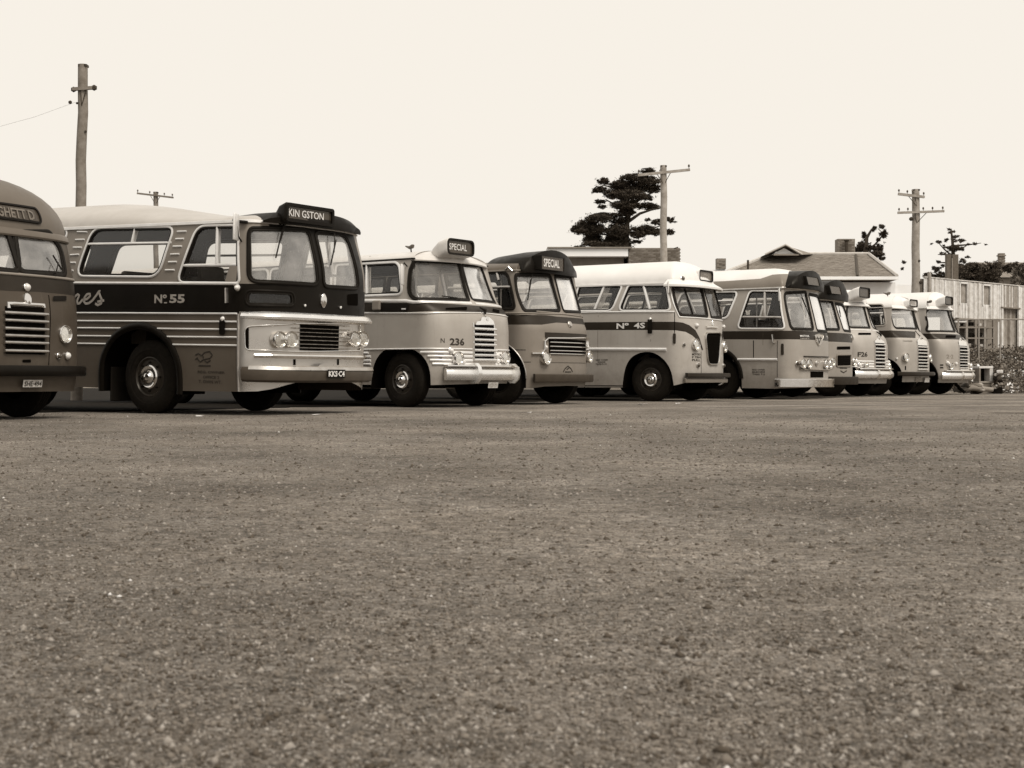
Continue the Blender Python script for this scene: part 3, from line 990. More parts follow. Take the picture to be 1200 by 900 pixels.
# ---- No 55, the big dark banded coach
nA = [(-4.863, 1.811), (-3.106, 1.789), (-1.478, 1.769)]; nB = [(-4.853, 1.365), (-3.099, 1.368), (-1.479, 1.366)]
um = s1.umax
pane_r = [(-1.334, 2.515), (-0.220, 2.570), (-0.200, 1.806), (-1.324, 1.801)]
pane_l = [(-0.086, 2.552), (0.721, 2.588), (0.760, 1.805), (-0.080, 1.790)]
fv = 1.393
b2, s2 = bus('B2', name='bus', label='large coach lettered No 55 with black waistband, chrome strips and bright metal nose',
    paint='paint_b2', roof='roof_b2', gm='white_strip', gw=.045,
    zones=[('grey_strip', band([(-9, 2.62), (-1.0, 2.62)], nA)),
           ('black_paint', band(nA, nB)),
           ('black_paint', [(-.98, fv-.02), (.98, fv-.02), (.98, 2.62), (-.98, 2.62)]),
           ('aluminium', [(-1.460, 0.0), (2.0, 0.0), (2.0, fv), (-1.460, fv)])],
    windows=[Wn(pane_r, [.1, .1, .1, .14], name='windscreen', glass='screen_glass', frame='black_paint', fw=.036),
        Wn(pane_l, [.08, .2, .1, .1], name='windscreen', glass='screen_glass', frame='black_paint', fw=.036),
        Wn([(-4.468, 2.600), (-2.804, 2.569), (-3.017, 1.891), (-4.708, 1.925)], [.18, .12, .2, .14], mirror=True, frame='white_strip', fw=.034, bars=[[(-4.549, 2.382), (-2.813, 2.359)], [(-3.593, 2.585), (-3.628, 2.376)]], bw=.034),
        Wn([(-2.334, 2.567), (-1.574, 2.553), (-1.479, 1.791), (-2.620, 1.810), ], [.16, .12, .05, .12], name='cab_window', mirror=True, frame='white_strip', fw=.036, bars=[[(-2.569, 2.033), (-1.489, 2.024)], [(-1.967, 2.560), (-1.909, 2.046)]], bw=.04),
        Wn([(-1.352, 1.664), (-0.676, 1.667), (-0.655, 1.497), (-1.347, 1.486)], .07, name='quarter_light', glass='window_glass', frame='black_paint', fw=.03)]
        + fill(-4.950-.04, 4, 2.12, 1.95, 1.925, 2.609, .42, .16, frame='white_strip', fw=.034),
    arches=[[(-4.166, 0.235), (-4.160, 0.610), (-4.081, 0.809), (-3.946, 0.985), (-3.755, 1.109), (-3.526, 1.176), (-3.300, 1.188), (-3.072, 1.137), (-2.863, 1.031), (-2.714, 0.891), (-2.607, 0.726), (-2.560, 0.550), (-2.566, 0.237), (-1.9, 0), (-4.0, 0)], arch(-7.7, .68, .66, .5)],
    skirt=sym_path([(-14, 0.287), (-4.186, 0.279), (-2.548, 0.287), (-1.469, 0.307), (-1.186, 0.321), (-1.000, 0.351), (-0.760, 0.410), (-0.612, 0.441), (-0.018, 0.451)]),
    wheels=[(WX['B2'], .525), (WX['B2']-5.2, .525)], cap='chrome', lip=(.10, .035, 'black_paint'), seat0=-2.7,
    trims=[dict(path=[(-11, nA[0][1])]+nA, w=.04)]
        + [dict(path=[(-11, p[1]), p, q], w=.026) for p, q in (((-4.519, 1.368), (-1.492, 1.363)), ((-4.519, 1.251), (-1.490, 1.254)))]
        + [dict(path=[p, q], w=.026) for p, q in (((-4.810, 1.147), (-3.680, 1.149)), ((-3.059, 1.149), (-1.484, 1.150)), ((-4.803, 1.031), (-3.928, 1.033)), ((-2.868, 1.037), (-1.485, 1.044)), ((-4.806, 0.917), (-4.051, 0.920), ), ((-2.728, 0.928), (-1.481, 0.933)))]
        + [dict(path=[(-1.470, 1.358), (-1.461, 0.311)], w=.035, m='dull_metal')]
        + [dict(path=[p, q], w=.026, m='white_strip') for p, q in (((-2.718, 2.511), (-2.540, 2.510)), ((-2.732, 2.407), (-2.572, 2.406), ), ((-2.766, 2.302), (-2.594, 2.300)), ((-2.799, 2.191), (-2.630, 2.193)), ((-2.827, 2.084), (-2.668, 2.084)), ((-2.881, 1.971), (-2.703, 1.971)))]
        + [dict(path=[p, q], w=.026, m='white_strip') for p, q in (((-4.801, 2.569), (-4.579, 2.559)), ((-4.820, 2.450), (-4.622, 2.449)), ((-4.847, 2.336), (-4.660, 2.331)), ((-4.893, 2.225), (-4.703, 2.229)), ((-4.935, 2.111), (-4.760, 2.110)), ((-4.919, 1.992), (-4.798, 1.993)))])
lettering('lettering', s2, 'Nº', -3.080, -2.830, 1.508, 1.630, b2, 'letter_grey', .005, .03)
lettering('lettering', s2, '55', -2.780, -2.480, 1.508, 1.630, b2, 'letter_grey', .005, .035)
sweep('lettering', s2, [(-2.887, 1.513), (-2.833, 1.513)], .016, .004, b2, 'letter_grey', 'flat')
X = lambda pts: pts
strokes('lettering', s2, [[(-4.800, 1.710), (-4.794, 1.702)], [(-4.790, 1.641), (-4.830, 1.553), (-4.839, 1.506)],
    [(-4.831, 1.498), (-4.780, 1.644), (-4.807, 1.540), (-4.744, 1.609), (-4.688, 1.641), (-4.653, 1.622), (-4.697, 1.551), (-4.689, 1.503), (-4.640, 1.510), (-4.573, 1.566)],
    [(-4.573, 1.555), (-4.483, 1.571), (-4.418, 1.612), (-4.425, 1.649), (-4.489, 1.639), (-4.540, 1.590), (-4.553, 1.539), (-4.513, 1.503), (-4.440, 1.511), (-4.361, 1.552)],
    [(-4.361, 1.552), (-4.269, 1.638), (-4.213, 1.700), (-4.227, 1.664), (-4.200, 1.608), (-4.162, 1.552), (-4.180, 1.505), (-4.251, 1.481), (-4.305, 1.503)], [(-4.257, 1.531), (-4.120, 1.549)]], .034, b2, 'letter_grey')
patch('cab_dark_backing', s2, round_poly([(-1.375, 1.682), (-0.645, 1.686), (-0.627, 1.482), (-1.374, 1.467)], .05), -.12, b2, 'void')  # black sheet added behind the quarter light to stand for the dark cab
# handle, indicator arm box, mirror, hinges
sweep('door_handle', s2, [(-1.679, 1.711), (-1.671, 1.507)], .035, .05, b2, 'dull_metal')
patch('indicator_arm', s2, round_poly([(-1.794, 1.283), (-1.687, 1.283), (-1.680, 1.071), (-1.792, 1.073)], .035), .03, b2, 'black_paint')
small_lamp(s2, *(-1.740, 1.290), .035, b2, 'lamp_glass')
small_lamp(s2, *(-1.479, 1.712), .04, b2, 'lamp_glass', long=1.6)
mirror_arm(b2, s2, *(-1.472, 2.342), (.05, -.16, .02), (.24, .36), 'white_strip', .16)
V2m = patch('driver_arm_panel', s2, [(-1.641, 2.009), (-1.495, 2.006), (-1.521, 1.729), (-1.719, 1.808)], .012, b2, 'grey_strip')
tube('gutter_hook', [s2.at(*(-1.649, 2.651), .02), s2.at(*(-1.530, 2.606), .06), s2.at(*(-1.355, 2.591), .05)], .022, b2, 'rubber', 6)
# crest and notices on the lower panel
strokes('crest', s2, [[(-2.260, 0.790), (-2.198, 0.812), (-2.147, 0.781), (-2.080, 0.830), (-1.987, 0.843), (-1.935, 0.795), (-1.981, 0.750), (-2.099, 0.732), (-2.118, 0.791)], [(-2.227, 0.745), (-2.165, 0.697), (-2.099, 0.732), (-2.035, 0.689), (-1.967, 0.726)], [(-2.195, 0.646), (-1.967, 0.647)], [(-2.260, 0.730), (-2.211, 0.755)]], .018, b2, 'letter_dark')
for s_, x0, x1, y0, y1 in (('COASTAL BUS LINES', 232, 264, 0.542, 0.578), ('CHELSEA 12', 238, 257, 0.471, 0.512), ('TARE 6T 10C', 233, 260, 0.407, 0.449)):
    pass
lettering('notice', s2, 'REG. OWNER', -2.213, -1.699, 0.542, 0.578, b2, 'letter_dark', .004, .02)
lettering('notice', s2, 'OFFICE 2', -2.114, -1.809, 0.471, 0.511, b2, 'letter_dark', .004, .02)
lettering('notice', s2, 'T. OWN WT.', -2.200, -1.766, 0.405, 0.449, b2, 'letter_dark', .004, .02)
mf = bmesh.new(); box(mf, (WX['B2']-.78, -.95, .34), (.03, .46, .5), bev=.01); bm_obj('mud_flap', mf, b2, 'rubber')
# nose: brow, cove, grille, lamps, bumper
up = [-1.352, 0.985]
cove = round_poly([(-1.360, 1.189), (-0.551, 1.255), (0.810, 1.298), (0.831, 0.903), (-0.540, 0.867), (-1.347, 0.876)], [.09, 0, .04, .05, 0, .07])
patch('grille', s2, rect(-0.540, 0.260, 0.889, 1.251), .008, b2, 'void')
sweep('nose_moulding', s2, [p for p in cove], .025, .03, b2, 'chrome', 'half', True)
grille_bars(b2, s2, -0.699, 0.496, [1.249, 1.191, 1.137, 1.083, 1.029, 0.974, 0.923], .013, .03, 'dull_metal')
bar('nose_brow', s2, -1.420, 1.12, 1.352, [(-.06, .02), (.0, .05), (.035, .05), (.085, .025), (.115, -.02), (.11, -.05), (.06, -.055), (-.06, -.09)], b2, 'bright_metal', 0, pull=lambda t: -.08*(1-min(1, t*5)))
bar('nose_moulding', s2, -1.228, 1.15, 0.807, [(0, -.035), (.04, -.03), (.05, 0), (.04, .02), (0, .03)], b2, 'chrome', 0)
patch('number_plate_hump', s2, [(-0.288, 0.626), (-0.246, 0.686), (-0.149, 0.714), (0.033, 0.715), (0.143, 0.689), (0.183, 0.629)], .085, b2, 'aluminium')
bar('bumper', s2, -1.399, 1.2, 0.574, [(0, -.12), (.09, -.13), (.13, -.1), (.15, .02), (.12, .075), (0, .08)], b2, 'bumper_grey', .0, pull=lambda t: -.1*(1-min(1, t*4)))
bar('bumper_strip', s2, -1.297, 1.18, 0.646, [(0, -.055), (.125, -.05), (.155, -.03), (.14, .015), (0, .025)], b2, 'dull_metal', .0, pull=lambda t: -.1*(1-min(1, t*4)))
for (x, r) in ((325, 0), (337.5, 0), (411.3, 0), (421.5, 0)):
    pass
for p in ((-0.914, 1.025), (-0.742, 1.031), (0.561, 1.068), (0.806, 1.070)): headlight(s2, p[0], p[1], .098, b2, .75, off=.06, deep=.08)
for p in ((-1.356, 1.036),): patch('side_grille', s2, round_poly([(-1.354, 1.175), (-1.311, 1.176), (-1.305, 0.876), (-1.346, 0.887)], .02), .014, b2, 'void')
hood_badge(b2, s2, *(-0.098, 1.589), .115, .2)
for p in ((-0.471, 1.506), (0.276, 1.511)): small_lamp(s2, *p, .018, b2, 'lamp_glass')
for p in ((-0.630, 0.722), (0.260, 0.733)): patch('bolt_plate', s2, [(p[0]-.02, p[1]-.04), (p[0]+.02, p[1]-.04), (p[0]+.02, p[1]+.04), (p[0]-.02, p[1]+.04)], .005, b2, 'void')
patch('side_vent', s2, round_poly([(0.450, 1.704), (0.734, 1.730), (0.740, 1.552), (0.458, 1.548)], .03), .006, b2, 'void')
pl = patch('number_plate', s2, rect(-0.161, 0.219, 0.509, 0.629), .17, b2, 'black_paint')
lettering('lettering', s2, 'KKS·C4', -0.142, 0.200, 0.530, 0.610, pl, 'letter_white', .174, .03)
lettering('maker_script', s2, 'Freighter', -1.025, -0.850, 2.590, 2.631, b2, 'letter_grey', .075, .01) if False else None
strokes('maker_script', s2, [[(-1.019, 2.629), (-0.980, 2.611), (-0.920, 2.630), (-0.859, 2.650)]], .03, b2, 'letter_grey', .09)
lettering('maker_script', s2, 'LEYLAND', -0.240, -0.027, 1.409, 1.430, b2, 'letter_grey', .01, .01) if False else None
# black front dome with its sign box
peak(b2, s2, 1.12, 2.578+.03, .185, .10, 1.2, 'black_paint', .6, name='roof_peak', pw=2.6)
cB = (-0.070, -0.311, 2.768)
sign_box(b2, cB, 1.0, .255, .14, 'black_paint', .05, .045, txt='KIN GSTON', tw=.8, th=.62, tx=-.07, back=.3, rim_mat='black_paint', drop=.09)
wiper(b2, s2, (-0.955, 2.124), (-0.741, 2.611), (-0.727, 2.631))
wiper(b2, s2, (0.058, 2.091), (0.322, 2.465), (0.299, 2.560))

# ---- N 236
b3, s3 = bus('B3', name='bus', label='pale bus numbered N 236 with tall barred grille and rounded chrome bumper',
    paint='paint_b3', roof='roof_b3', gm='rubber', gw=.022,
    zones=[('dark_band', band([(-2.679, 1.831), (-1.621, 1.797), (-0.175, 1.789)], [(-2.697, 1.671), (-1.631, 1.639), (-0.082, 1.662)]))],
    windows=[Wn([(-1.521, 2.542), (-0.064, 2.547), (-0.041, 1.892), (-1.593, 1.859)], [.26, .05, .06, .2], name='windscreen', glass='dusty_glass', frame='rubber', fw=.045),
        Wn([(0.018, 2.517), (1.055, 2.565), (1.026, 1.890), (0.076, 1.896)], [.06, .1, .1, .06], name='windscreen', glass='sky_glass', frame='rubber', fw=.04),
        Wn([(-1.710-1.55, 2.515), (-1.807, 2.505), (-1.747, 1.968), (-1.729-1.55, 1.974)], [.06, .12, .12, .06], mirror=True, frame='white_strip', fw=.045, bars=[[(-2.555, 2.545), (-2.558, 1.988)]])]
        + fill(-1.710-1.7, 4, 1.6, 1.5, 1.974, 2.515, 0.0, .1, frame='white_strip'),
    arches=[[(-2.519, 0.329), (-2.490, 0.553), (-2.420, 0.790), (-2.260, 0.970), (-2.088, 1.018), (-1.594, 1.015), (-1.393, 0.930), (-1.261, 0.770), (-1.211, 0.580), (-1.200, 0.331), (-1.0, 0), (-2.6, 0)], arch(-7.2, .62, .62, .5)],
    skirt=[(-12, 0.417), (-1.200, 0.387), (-0.786, 0.396), (0, 0.410), (12, 0.410)],
    wheels=[(WX['B3'], .48), (WX['B3']-5.8, .48)], cap='chrome', seat0=-2.3, steer=-.12,
    trims=[dict(path=[(-9, 1.865), (-2.569, 1.865), (-1.687, 1.834), (-1.540, 1.810), (-0.062, 1.826)], w=.06),
        dict(path=[(-9, 1.647), (-2.595, 1.647), (-1.264, 1.613), (-0.018, 1.652)], w=.02)]
        + [dict(path=[(-9, v), (-2.479-.02-(.05 if i < 1 else 0), v)], w=.045, h=.024) for i, v in enumerate((0.947, 0.882, 0.814, 0.750))]
        + [dict(path=[(-1.309+k, v), (-0.341, v)], w=.045, h=.024) for k, v in ((-.08, 0.947), (0.05, 0.882), (.09, 0.814), (.13, 0.750))]
        + [dict(path=[(-9, 1.010), (-0.341, 1.010)], w=.025)])
lettering('lettering', s3, 'N', -1.037, -0.964, 1.110, 1.187, b3, 'letter_dark', .005, .0)
lettering('lettering', s3, '236', -0.864, -0.540, 1.068, 1.194, b3, 'letter_dark', .005, .03)
patch('vent_slot', s3, round_poly([(-0.860, 1.710), (-0.307, 1.749), (-0.375, 1.688), (-0.881, 1.679)], .03), .006, b3, 'void')
patch('vent_slot', s3, round_poly([(0.477, 1.749), (0.715, 1.728), (0.624, 1.671), (0.399, 1.692)], .02), .006, b3, 'void')
gu0, gu1 = -0.281, 0.307
patch('grille', s3, rect(gu0, gu1, 0.834, 1.437), .012, b3, 'void')
patch('grille_cap', s3, round_poly([(-0.260, 1.431), (0.302, 1.450), (0.287, 1.512), (0.170, 1.579), (-0.060, 1.570), (-0.106, 1.503), (-0.219, 1.491)], .02), .03, b3, 'bright_metal')
grille_bars(b3, s3, gu0-.03, gu1+.03, [1.366, 1.270, 1.176, 1.090, 0.994, 0.908, 0.826], .055, .05, 'bright_metal')
for g in (gu0-.015, gu1+.015): sweep('grille_side', s3, [(g, 0.810), (g, 1.470)], .03, .02, b3, 'chrome')
hood_badge(b3, s3, *(0.100, 1.549), .10, .1)
tube('bonnet_mascot', [s3.at(*(0.009, 1.732), .03), s3.at(*(0.077, 1.669), .06), s3.at(*(0.061, 1.621), .03)], [.012, .035, .02], b3, 'rubber', 6)
for q in ((-0.728, 0.845), (0.615, 0.870)):
    headlight(s3, q[0], q[1], .10, b3, .75, off=.06, deep=.07)
patch('side_badge', s3, round_poly([(-1.087, 0.915), (-0.980, 0.912), (-1.027, 0.821), (-1.056, 0.821)], .01), .012, b3, 'letter_dark')
for q in ((-0.846, 0.975), (-0.580, 0.790), (0.402, 0.907), (0.420, 0.810)): small_lamp(s3, q[0], q[1], .05, b3, 'lamp_glass')
bar('bumper', s3, -0.992, 1.12, 0.574, ring_section(.15, .22), b3, 'bright_metal', .1)
bar('bumper_bracket', s3, -0.980, 1.15, 0.710, [(0, -.02), (.16, -.02), (.18, 0), (.16, .02), (0, .02)], b3, 'chrome', .0)
for q in (-0.380, 0.870):
    bar('overrider', s3, q-.045, q+.045, 0.590, ring_section(.27, .37), b3, 'bright_metal', .11, n=4)
pl = patch('number_plate', s3, rect(0.020, 0.319, 0.350, 0.451), .12, b3, 'plate_white')
lettering('lettering', s3, 'GZD·271', 0.048, 0.289, 0.370, 0.431, pl, 'letter_grey', .124, .02)
mirror_arm(b3, s3, *(-1.612, 2.440), (.06, -.20, 0), (.22, .36), 'roof_white', -.16)
sm = bmesh.new(); pm = s3.at(*(-2.348, 1.774), .03); box(sm, pm, (.17, .06, .17), bev=.02); bm_obj('indicator_box', sm, b3, 'grey_strip')
patch('indicator_arm', s3, round_poly([(-2.252, 1.802), (-1.645, 1.785), (-1.651, 1.653), (-2.260, 1.669)], [.01, .05, .05, .01]), .012, b3, 'black_paint')
patch('handle_plate', s3, round_poly([(-1.801, 1.709), (-1.700, 1.707), (-1.700, 1.685), (-1.801, 1.688)], .008), .02, b3, 'white_strip')
cB = (-0.300, -0.274, 2.798)
sign_box(b3, cB, .78, .285, .22, 'roof_b3', .1, .035, txt='SPECIAL', tw=.72, th=.52, tx=-.06, back=.35)
bar('roof_peak', s3, -1.2, 1.2, s3.zc, [(-.04, -.02), (.07, -.035), (.08, -.015), (.03, .05), (-.04, .09)], b3, 'roof_b3', .0)
V, Fc = tube_data([s3.at(*(-1.826, 2.948), .0), s3.at(*(-1.826, 2.948), .07)], .012, 6)
rl = mesh('roof_lamp', V, Fc, b3, 'rubber'); pq = Vector(s3.at(*(-1.826, 2.948), .09))
V, Fc = tube_data([pq+Vector((-.12, 0, .02)), pq+Vector((-.03, 0, -.01)), pq+Vector((.04, 0, .01)), pq+Vector((.07, 0, .03))], [.01, .03, .04, .015], 8); mesh('lamp_body', V, Fc, rl, 'lamp_dark')
wiper(b3, s3, (-0.740, 1.910), (-0.395, 1.887), (-0.381, 1.856))

# ---- dark bus with the black arched peak, SPECIAL
b4, s4 = bus('B4', name='bus', label='dull dark bus with black arched roof peak reading SPECIAL beside a paler bus',
    paint='paint_b4', roof='roof_b4', gm='grey_strip', gw=.03,
    zones=[('dark_band', band([(-2.231, 1.726), (-1.340, 1.693), (-0.599, 1.705), (-0.280, 1.690)], [(-2.226, 1.528), (-1.356, 1.512), (-0.809, 1.517), (-0.360, 1.570)])[:]) ] ,
    windows=[Wn([(-1.418, 2.450), (-0.123, 2.499), (-0.077, 1.823), (-1.112, 1.779)], .07, name='windscreen', glass='screen_glass', frame='rubber', fw=.045),
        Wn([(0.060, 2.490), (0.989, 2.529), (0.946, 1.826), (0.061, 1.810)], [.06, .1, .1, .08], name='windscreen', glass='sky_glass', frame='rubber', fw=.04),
        Wn([(-1.560-1.5, 2.536), (-1.639, 2.514), (-1.370, 1.818), (-1.360-1.6, 1.847)], [.05, .14, .1, .05], name='cab_window', mirror=True, frame='rubber', fw=.04, bars=[[(-1.489-1.5, 2.264), (-1.508, 2.235)], [(-1.876, 2.528), (-1.815, 2.375)]], bw=.045, barm='dull_metal')]
        + fill(-1.560-1.7, 4, 1.3, 1.2, 1.847, 2.536, 0.0, frame='rubber'),
    arches=[arch(-1.808, .64, .70, .5), arch(-1.808-5.0, .6, .62, .5)],
    skirt=sym_path([(-12, 0.299), (-1.325, 0.299), (-1.070, 0.315), (-0.746, 0.349), (0, 0.359)]),
    wheels=[(WX['B4'], .5), (WX['B4']-5.0, .5)], cap='dark', lip=(.03, .02, 'dull_metal'), seat0=-2.3,
    trims=[dict(path=[(-9, 1.731), (-1.339, 1.731), (-0.584, 1.734), (0.846, 1.770)], w=.03, m='grey_strip')])
patch('grille', s4, rect(-0.654, 0.815, 0.970, 1.250), .01, b4, 'void')
patch('grille_recess', s4, rect(-0.759, 0.990, 1.272, 1.375), .006, b4, 'dark_band')
grille_bars(b4, s4, -0.640, 0.740, [1.189, 1.110, 1.030, 0.970], .03, .04, 'chrome')
sweep('grille_frame', s4, [(-1.060, 0.971), (-0.861, 0.973), (-0.790, 1.041), (-0.785, 1.204), (-0.700, 1.264), (-0.000, 1.276), (0.974, 1.310), (0.990, 1.240), (0.971, 1.070)], .045, .05, b4, 'chrome')
patch('grille_apron', s4, rect(-0.646, 0.810, 0.809, 0.949), .012, b4, 'roof_grey')
for q in ((-0.769, 0.880), (0.972, 0.930)): headlight(s4, q[0], q[1], .105, b4, .75, off=.05, deep=.08)
for q in ((-0.742, 1.091), (0.970, 1.130)): small_lamp(s4, q[0], q[1], .04, b4)
hood_badge(b4, s4, *(0.095, 1.550), .13, .13, 'dull_metal')
strokes('crest', s4, [[(-0.188, 0.625), (-0.126, 0.690), (-0.013, 0.739), (0.099, 0.690), (0.164, 0.628)], [(-0.123, 0.627), (0.100, 0.628)], [(-0.061, 0.671), (0.033, 0.710)]], .022, b4, 'letter_dark')
patch('latch', s4, rect(-1.612, -1.553, 1.410, 1.500), .012, b4, 'rubber')
for y in (410, 424.5): pass
sweep('panel_joint', s4, [(-1.527, 1.040), (-1.177, 1.036)], .012, .003, b4, 'void', 'flat')
sweep('panel_joint', s4, [(-1.340, 0.808), (-1.080, 0.808)], .012, .003, b4, 'void', 'flat')
bar('bumper', s4, -1.048, 1.16, 0.510, [(.02, -.085), (.1, -.085), (.12, -.06), (.12, .06), (.1, .075), (.02, .075)], b4, 'bumper_grey', .03)
peak(b4, s4, 1.16, 2.520, .44, .11, 1.0, 'black_paint', .6, pw=1.9)
cB = (-0.160, -0.318, 2.707)
sgn = mesh('destination_sign', [Vector(cB)+Vector((0, y, z)) for y, z in ((-.40, -.125), (.40, -.125), (.40, .125), (-.40, .125))], [(0, 1, 2, 3)], b4, 'sign_glass')
V = [Vector(cB)+Vector((x, y, z)) for x, k in ((-.2, 1.06), (.012, 1.06), (.012, 1.0), (-.01, 1.0)) for y, z in ((-.40*k, -.125*k), (.40*k, -.125*k), (.40*k, .125*k), (-.40*k, .125*k))]
mesh('rim', V, [(i*4+a, i*4+(a+1) % 4, (i+1)*4+(a+1) % 4, (i+1)*4+a) for i in range(3) for a in range(4)], sgn, 'black_paint')
flat_text('lettering', 'SPECIAL', Vector(cB)+Vector((.004, -.33, -.075)), (0, .58, 0), (0, 0, .155), sgn, 'letter_white', .02)
wiper(b4, s4, (-1.015, 1.975), (-0.861, 2.373), (-0.811, 2.478))
tube('gutter_hook', [s4.at(*(-1.662, 2.568), .02), s4.at(*(-1.568, 2.599), .07), s4.at(*(-1.502, 2.529), .03)], .02, b4, 'dull_metal', 6)

# ---- No 4S: pale bus with white roof
bt = [(-3.360, 1.750), (-1.880, 1.729), (-1.270, 1.719), (-1.073, 1.703), (-0.897, 1.649), (-0.712, 1.545), (-0.567, 1.381), (-0.420, 1.127)]
bl = [(-0.477, 1.107), (-0.580, 1.250), (-0.707, 1.359), (-0.835, 1.431), (-1.011, 1.501), (-1.240, 1.533), (-1.880, 1.550), (-3.356, 1.574)]
zb = [(-14, bt[0][1])]+bt+bl+[(-14, bl[-1][1])]
b5, s5 = bus('B5', name='bus', label='pale bus lettered No 4S with white roof, dark swooping waistband and tall black grille',
    paint='paint_b5', roof='roof_white', gm='roof_white', gw=.04,
    zones=[('dark_band', zb), ('dark_band', mirror(zb))],
    windows=[Wn([(-1.289, 2.478), (-0.124, 2.526), (-0.141, 1.870), (-1.148, 1.858)], [.05, .05, .05, .14], name='windscreen', glass='dark_screen', frame='rubber', fw=.04, bars=[[(-0.876, 2.451), (-0.741, 1.869)]], bw=.02, barm='rubber'),
        Wn([(-0.010, 2.510), (0.905, 2.565), (0.891, 1.890), (0.059, 1.850)], .05, name='windscreen', glass='dark_screen', frame='rubber', fw=.04),
        Wn([(-3.666, 2.563), (-2.604, 2.533), (-2.804, 2.006), (-3.787, 2.030)], [.05, .05, .12, .08], mirror=True, frame='white_strip', fw=.045, bars=[[(-3.036, 2.547), (-3.240, 2.010)]], bw=.05),
        Wn([(-2.417, 2.528), (-1.521, 2.508), (-1.365, 1.977), (-2.613, 2.004)], [.05, .05, .12, .12], name='cab_window', mirror=True, frame='white_strip', fw=.045, bars=[[(-2.060, 2.520), (-1.860, 1.982)]], bw=.05)]
        + fill(-3.812-.1, 4, 1.35, 1.25, 2.024, 2.565, .2, frame='white_strip'),
    arches=[[(-2.524, 0.286), (-2.515, 0.415), (-2.440, 0.770), (-2.292, 0.981), (-2.024, 1.081), (-1.757, 1.070), (-1.508, 0.923), (-1.340, 0.687), (-1.286, 0.363), (-1.280, 0.270), (-1.2, 0), (-2.6, 0)], arch(-6.6, .62, .62, .5)],
    skirt=sym_path([(-12, 0.347), (-2.538, 0.350), (-1.279, 0.349), (-1.014, 0.407), (0, 0.412)]),
    wheels=[(WX['B5'], .475), (WX['B5']-5.0, .475)], cap='chrome', seat0=-2.3,
    trims=[dict(path=[(-9, 1.970), (-3.158, 1.970), (-1.265, 1.933)], w=.035),
           dict(path=[(-9, 1.149), (-3.140, 1.149), (-1.448, 1.123)], w=.07, h=.03),
           dict(path=[(-1.401, 2.464), (-1.260, 2.070), (-1.149, 1.821), (-0.067, 1.810), (0.910, 1.800)], w=.03, m='white_strip', mirror=False)])
patch('tinted_pane', s5, [(-3.033, 2.542), (-2.860, 2.533), (-3.071, 2.014), (-3.220, 2.014)], -.01, b5, 'frosted_glass')
lettering('lettering', s5, 'Nº', -2.659, -2.357, 1.590, 1.714, b5, 'letter_white', .005, .03)
lettering('lettering', s5, '4S', -2.230, -1.960, 1.590, 1.714, b5, 'letter_white', .005, .03)
patch('indicator_arm', s5, round_poly([(-1.891, 1.777), (-1.779, 1.772), (-1.777, 1.470), (-1.886, 1.473)], .02), .03, b5, 'black_paint')
small_lamp(s5, *(-1.840, 1.789), .03, b5, 'lamp_glass')
patch('door_handle', s5, round_poly([(-1.300, 1.470), (-1.241, 1.470), (-1.244, 1.243), (-1.300, 1.246)], .03), .02, b5, 'dark_band')
sweep('panel_joint', s5, [(-1.255, 1.923), (-1.267, 1.481)], .014, .003, b5, 'void', 'flat')
sweep('panel_joint', s5, [(-0.510, 1.086), (-0.502, 0.587)], .014, .003, b5, 'void', 'flat')
gp = round_poly([(-0.364, 1.493), (0.530, 1.521), (0.355, 0.810), (-0.221, 0.810)], [.15, .15, .14, .14])
patch('grille', s5, gp, .012, b5, 'void')
sweep('grille_frame', s5, gp, .032, .04, b5, 'dull_metal', 'half', True)
grille_bars(b5, s5, -0.227, 0.313, [0.830+.055*i for i in range(1, 12)], .010, .012, 'chassis')
sweep('bonnet_badge', s5, [(-0.280, 1.620), (-0.020, 1.633), (0.291, 1.630)], .05, .04, b5, 'chrome')
hood_badge(b5, s5, *(0.060, 1.692), .10, .2)
for q in ((-0.727, 1.230), (0.891, 1.210)): headlight(s5, q[0], q[1], .115, b5, .7, off=.02, deep=.06)
for q, r in (((-1.057, 1.227), .035), ((-0.641, 0.789), .05), ((0.781, 0.790), .045)): small_lamp(s5, q[0], q[1], r, b5, 'lamp_dark')
for q in ((-0.668, 1.649), (0.893, 1.670)): small_lamp(s5, q[0], q[1], .05, b5, 'lamp_glass')
for i, (s_, y) in enumerate((('MCVTSO', 415), ('F 75H', 418.3), ('FULL', 421.7))):
    yy = 1.044-.062*i
    lettering('notice', s5, s_, -0.835, -0.542, yy-.045, yy, b5, 'letter_dark', .005, .03)
for i, (s_, a, b) in enumerate((('REGD. OWNER', 0, 1), ('COACHES', .2, .8), ('TARE 5-10', 0, .9))):
    uu0, uu1 = -3.180, -2.873; yy = 0.925-.045*i
    lettering('notice', s5, s_, uu0+(uu1-uu0)*a, uu0+(uu1-uu0)*b, yy-.032, yy, b5, 'letter_dark', .005, .02)
bar('bumper', s5, -1.052, 1.2, 0.570, [(.0, -.05), (.1, -.05), (.12, -.03), (.12, .03), (.1, .05), (.0, .05)], b5, 'dark_band', .05)
bar('bumper_beam', s5, -1.074, 1.15, 0.464, [(.0, -.055), (.09, -.055), (.1, -.03), (.1, .02), (.08, .04), (.0, .04)], b5, 'grey_strip', .02)
bar('roof_peak', s5, -1.488, 1.2, 2.532, [(-.08, .0), (.15, -.06), (.19, -.05), (.19, -.01), (.05, .07), (-.06, .14)], b5, 'roof_white', .0)
mirror_arm(b5, s5, *(-1.450, 2.536), (.05, -.12, 0), (.16, .26), 'roof_white', -.08)
cB = (-0.220, 0.191, 2.776)
sign_box(b5, cB, .72, .25, .2, 'roof_white', .07, .03, 'sign_glass_pale', 'SPEC|COX', 'letter_grey', .55, .75, 0, back=.35)
small_lamp(s5, *(-0.950, 2.636), .05, b5, 'lamp_dark', 'roof_lamp')

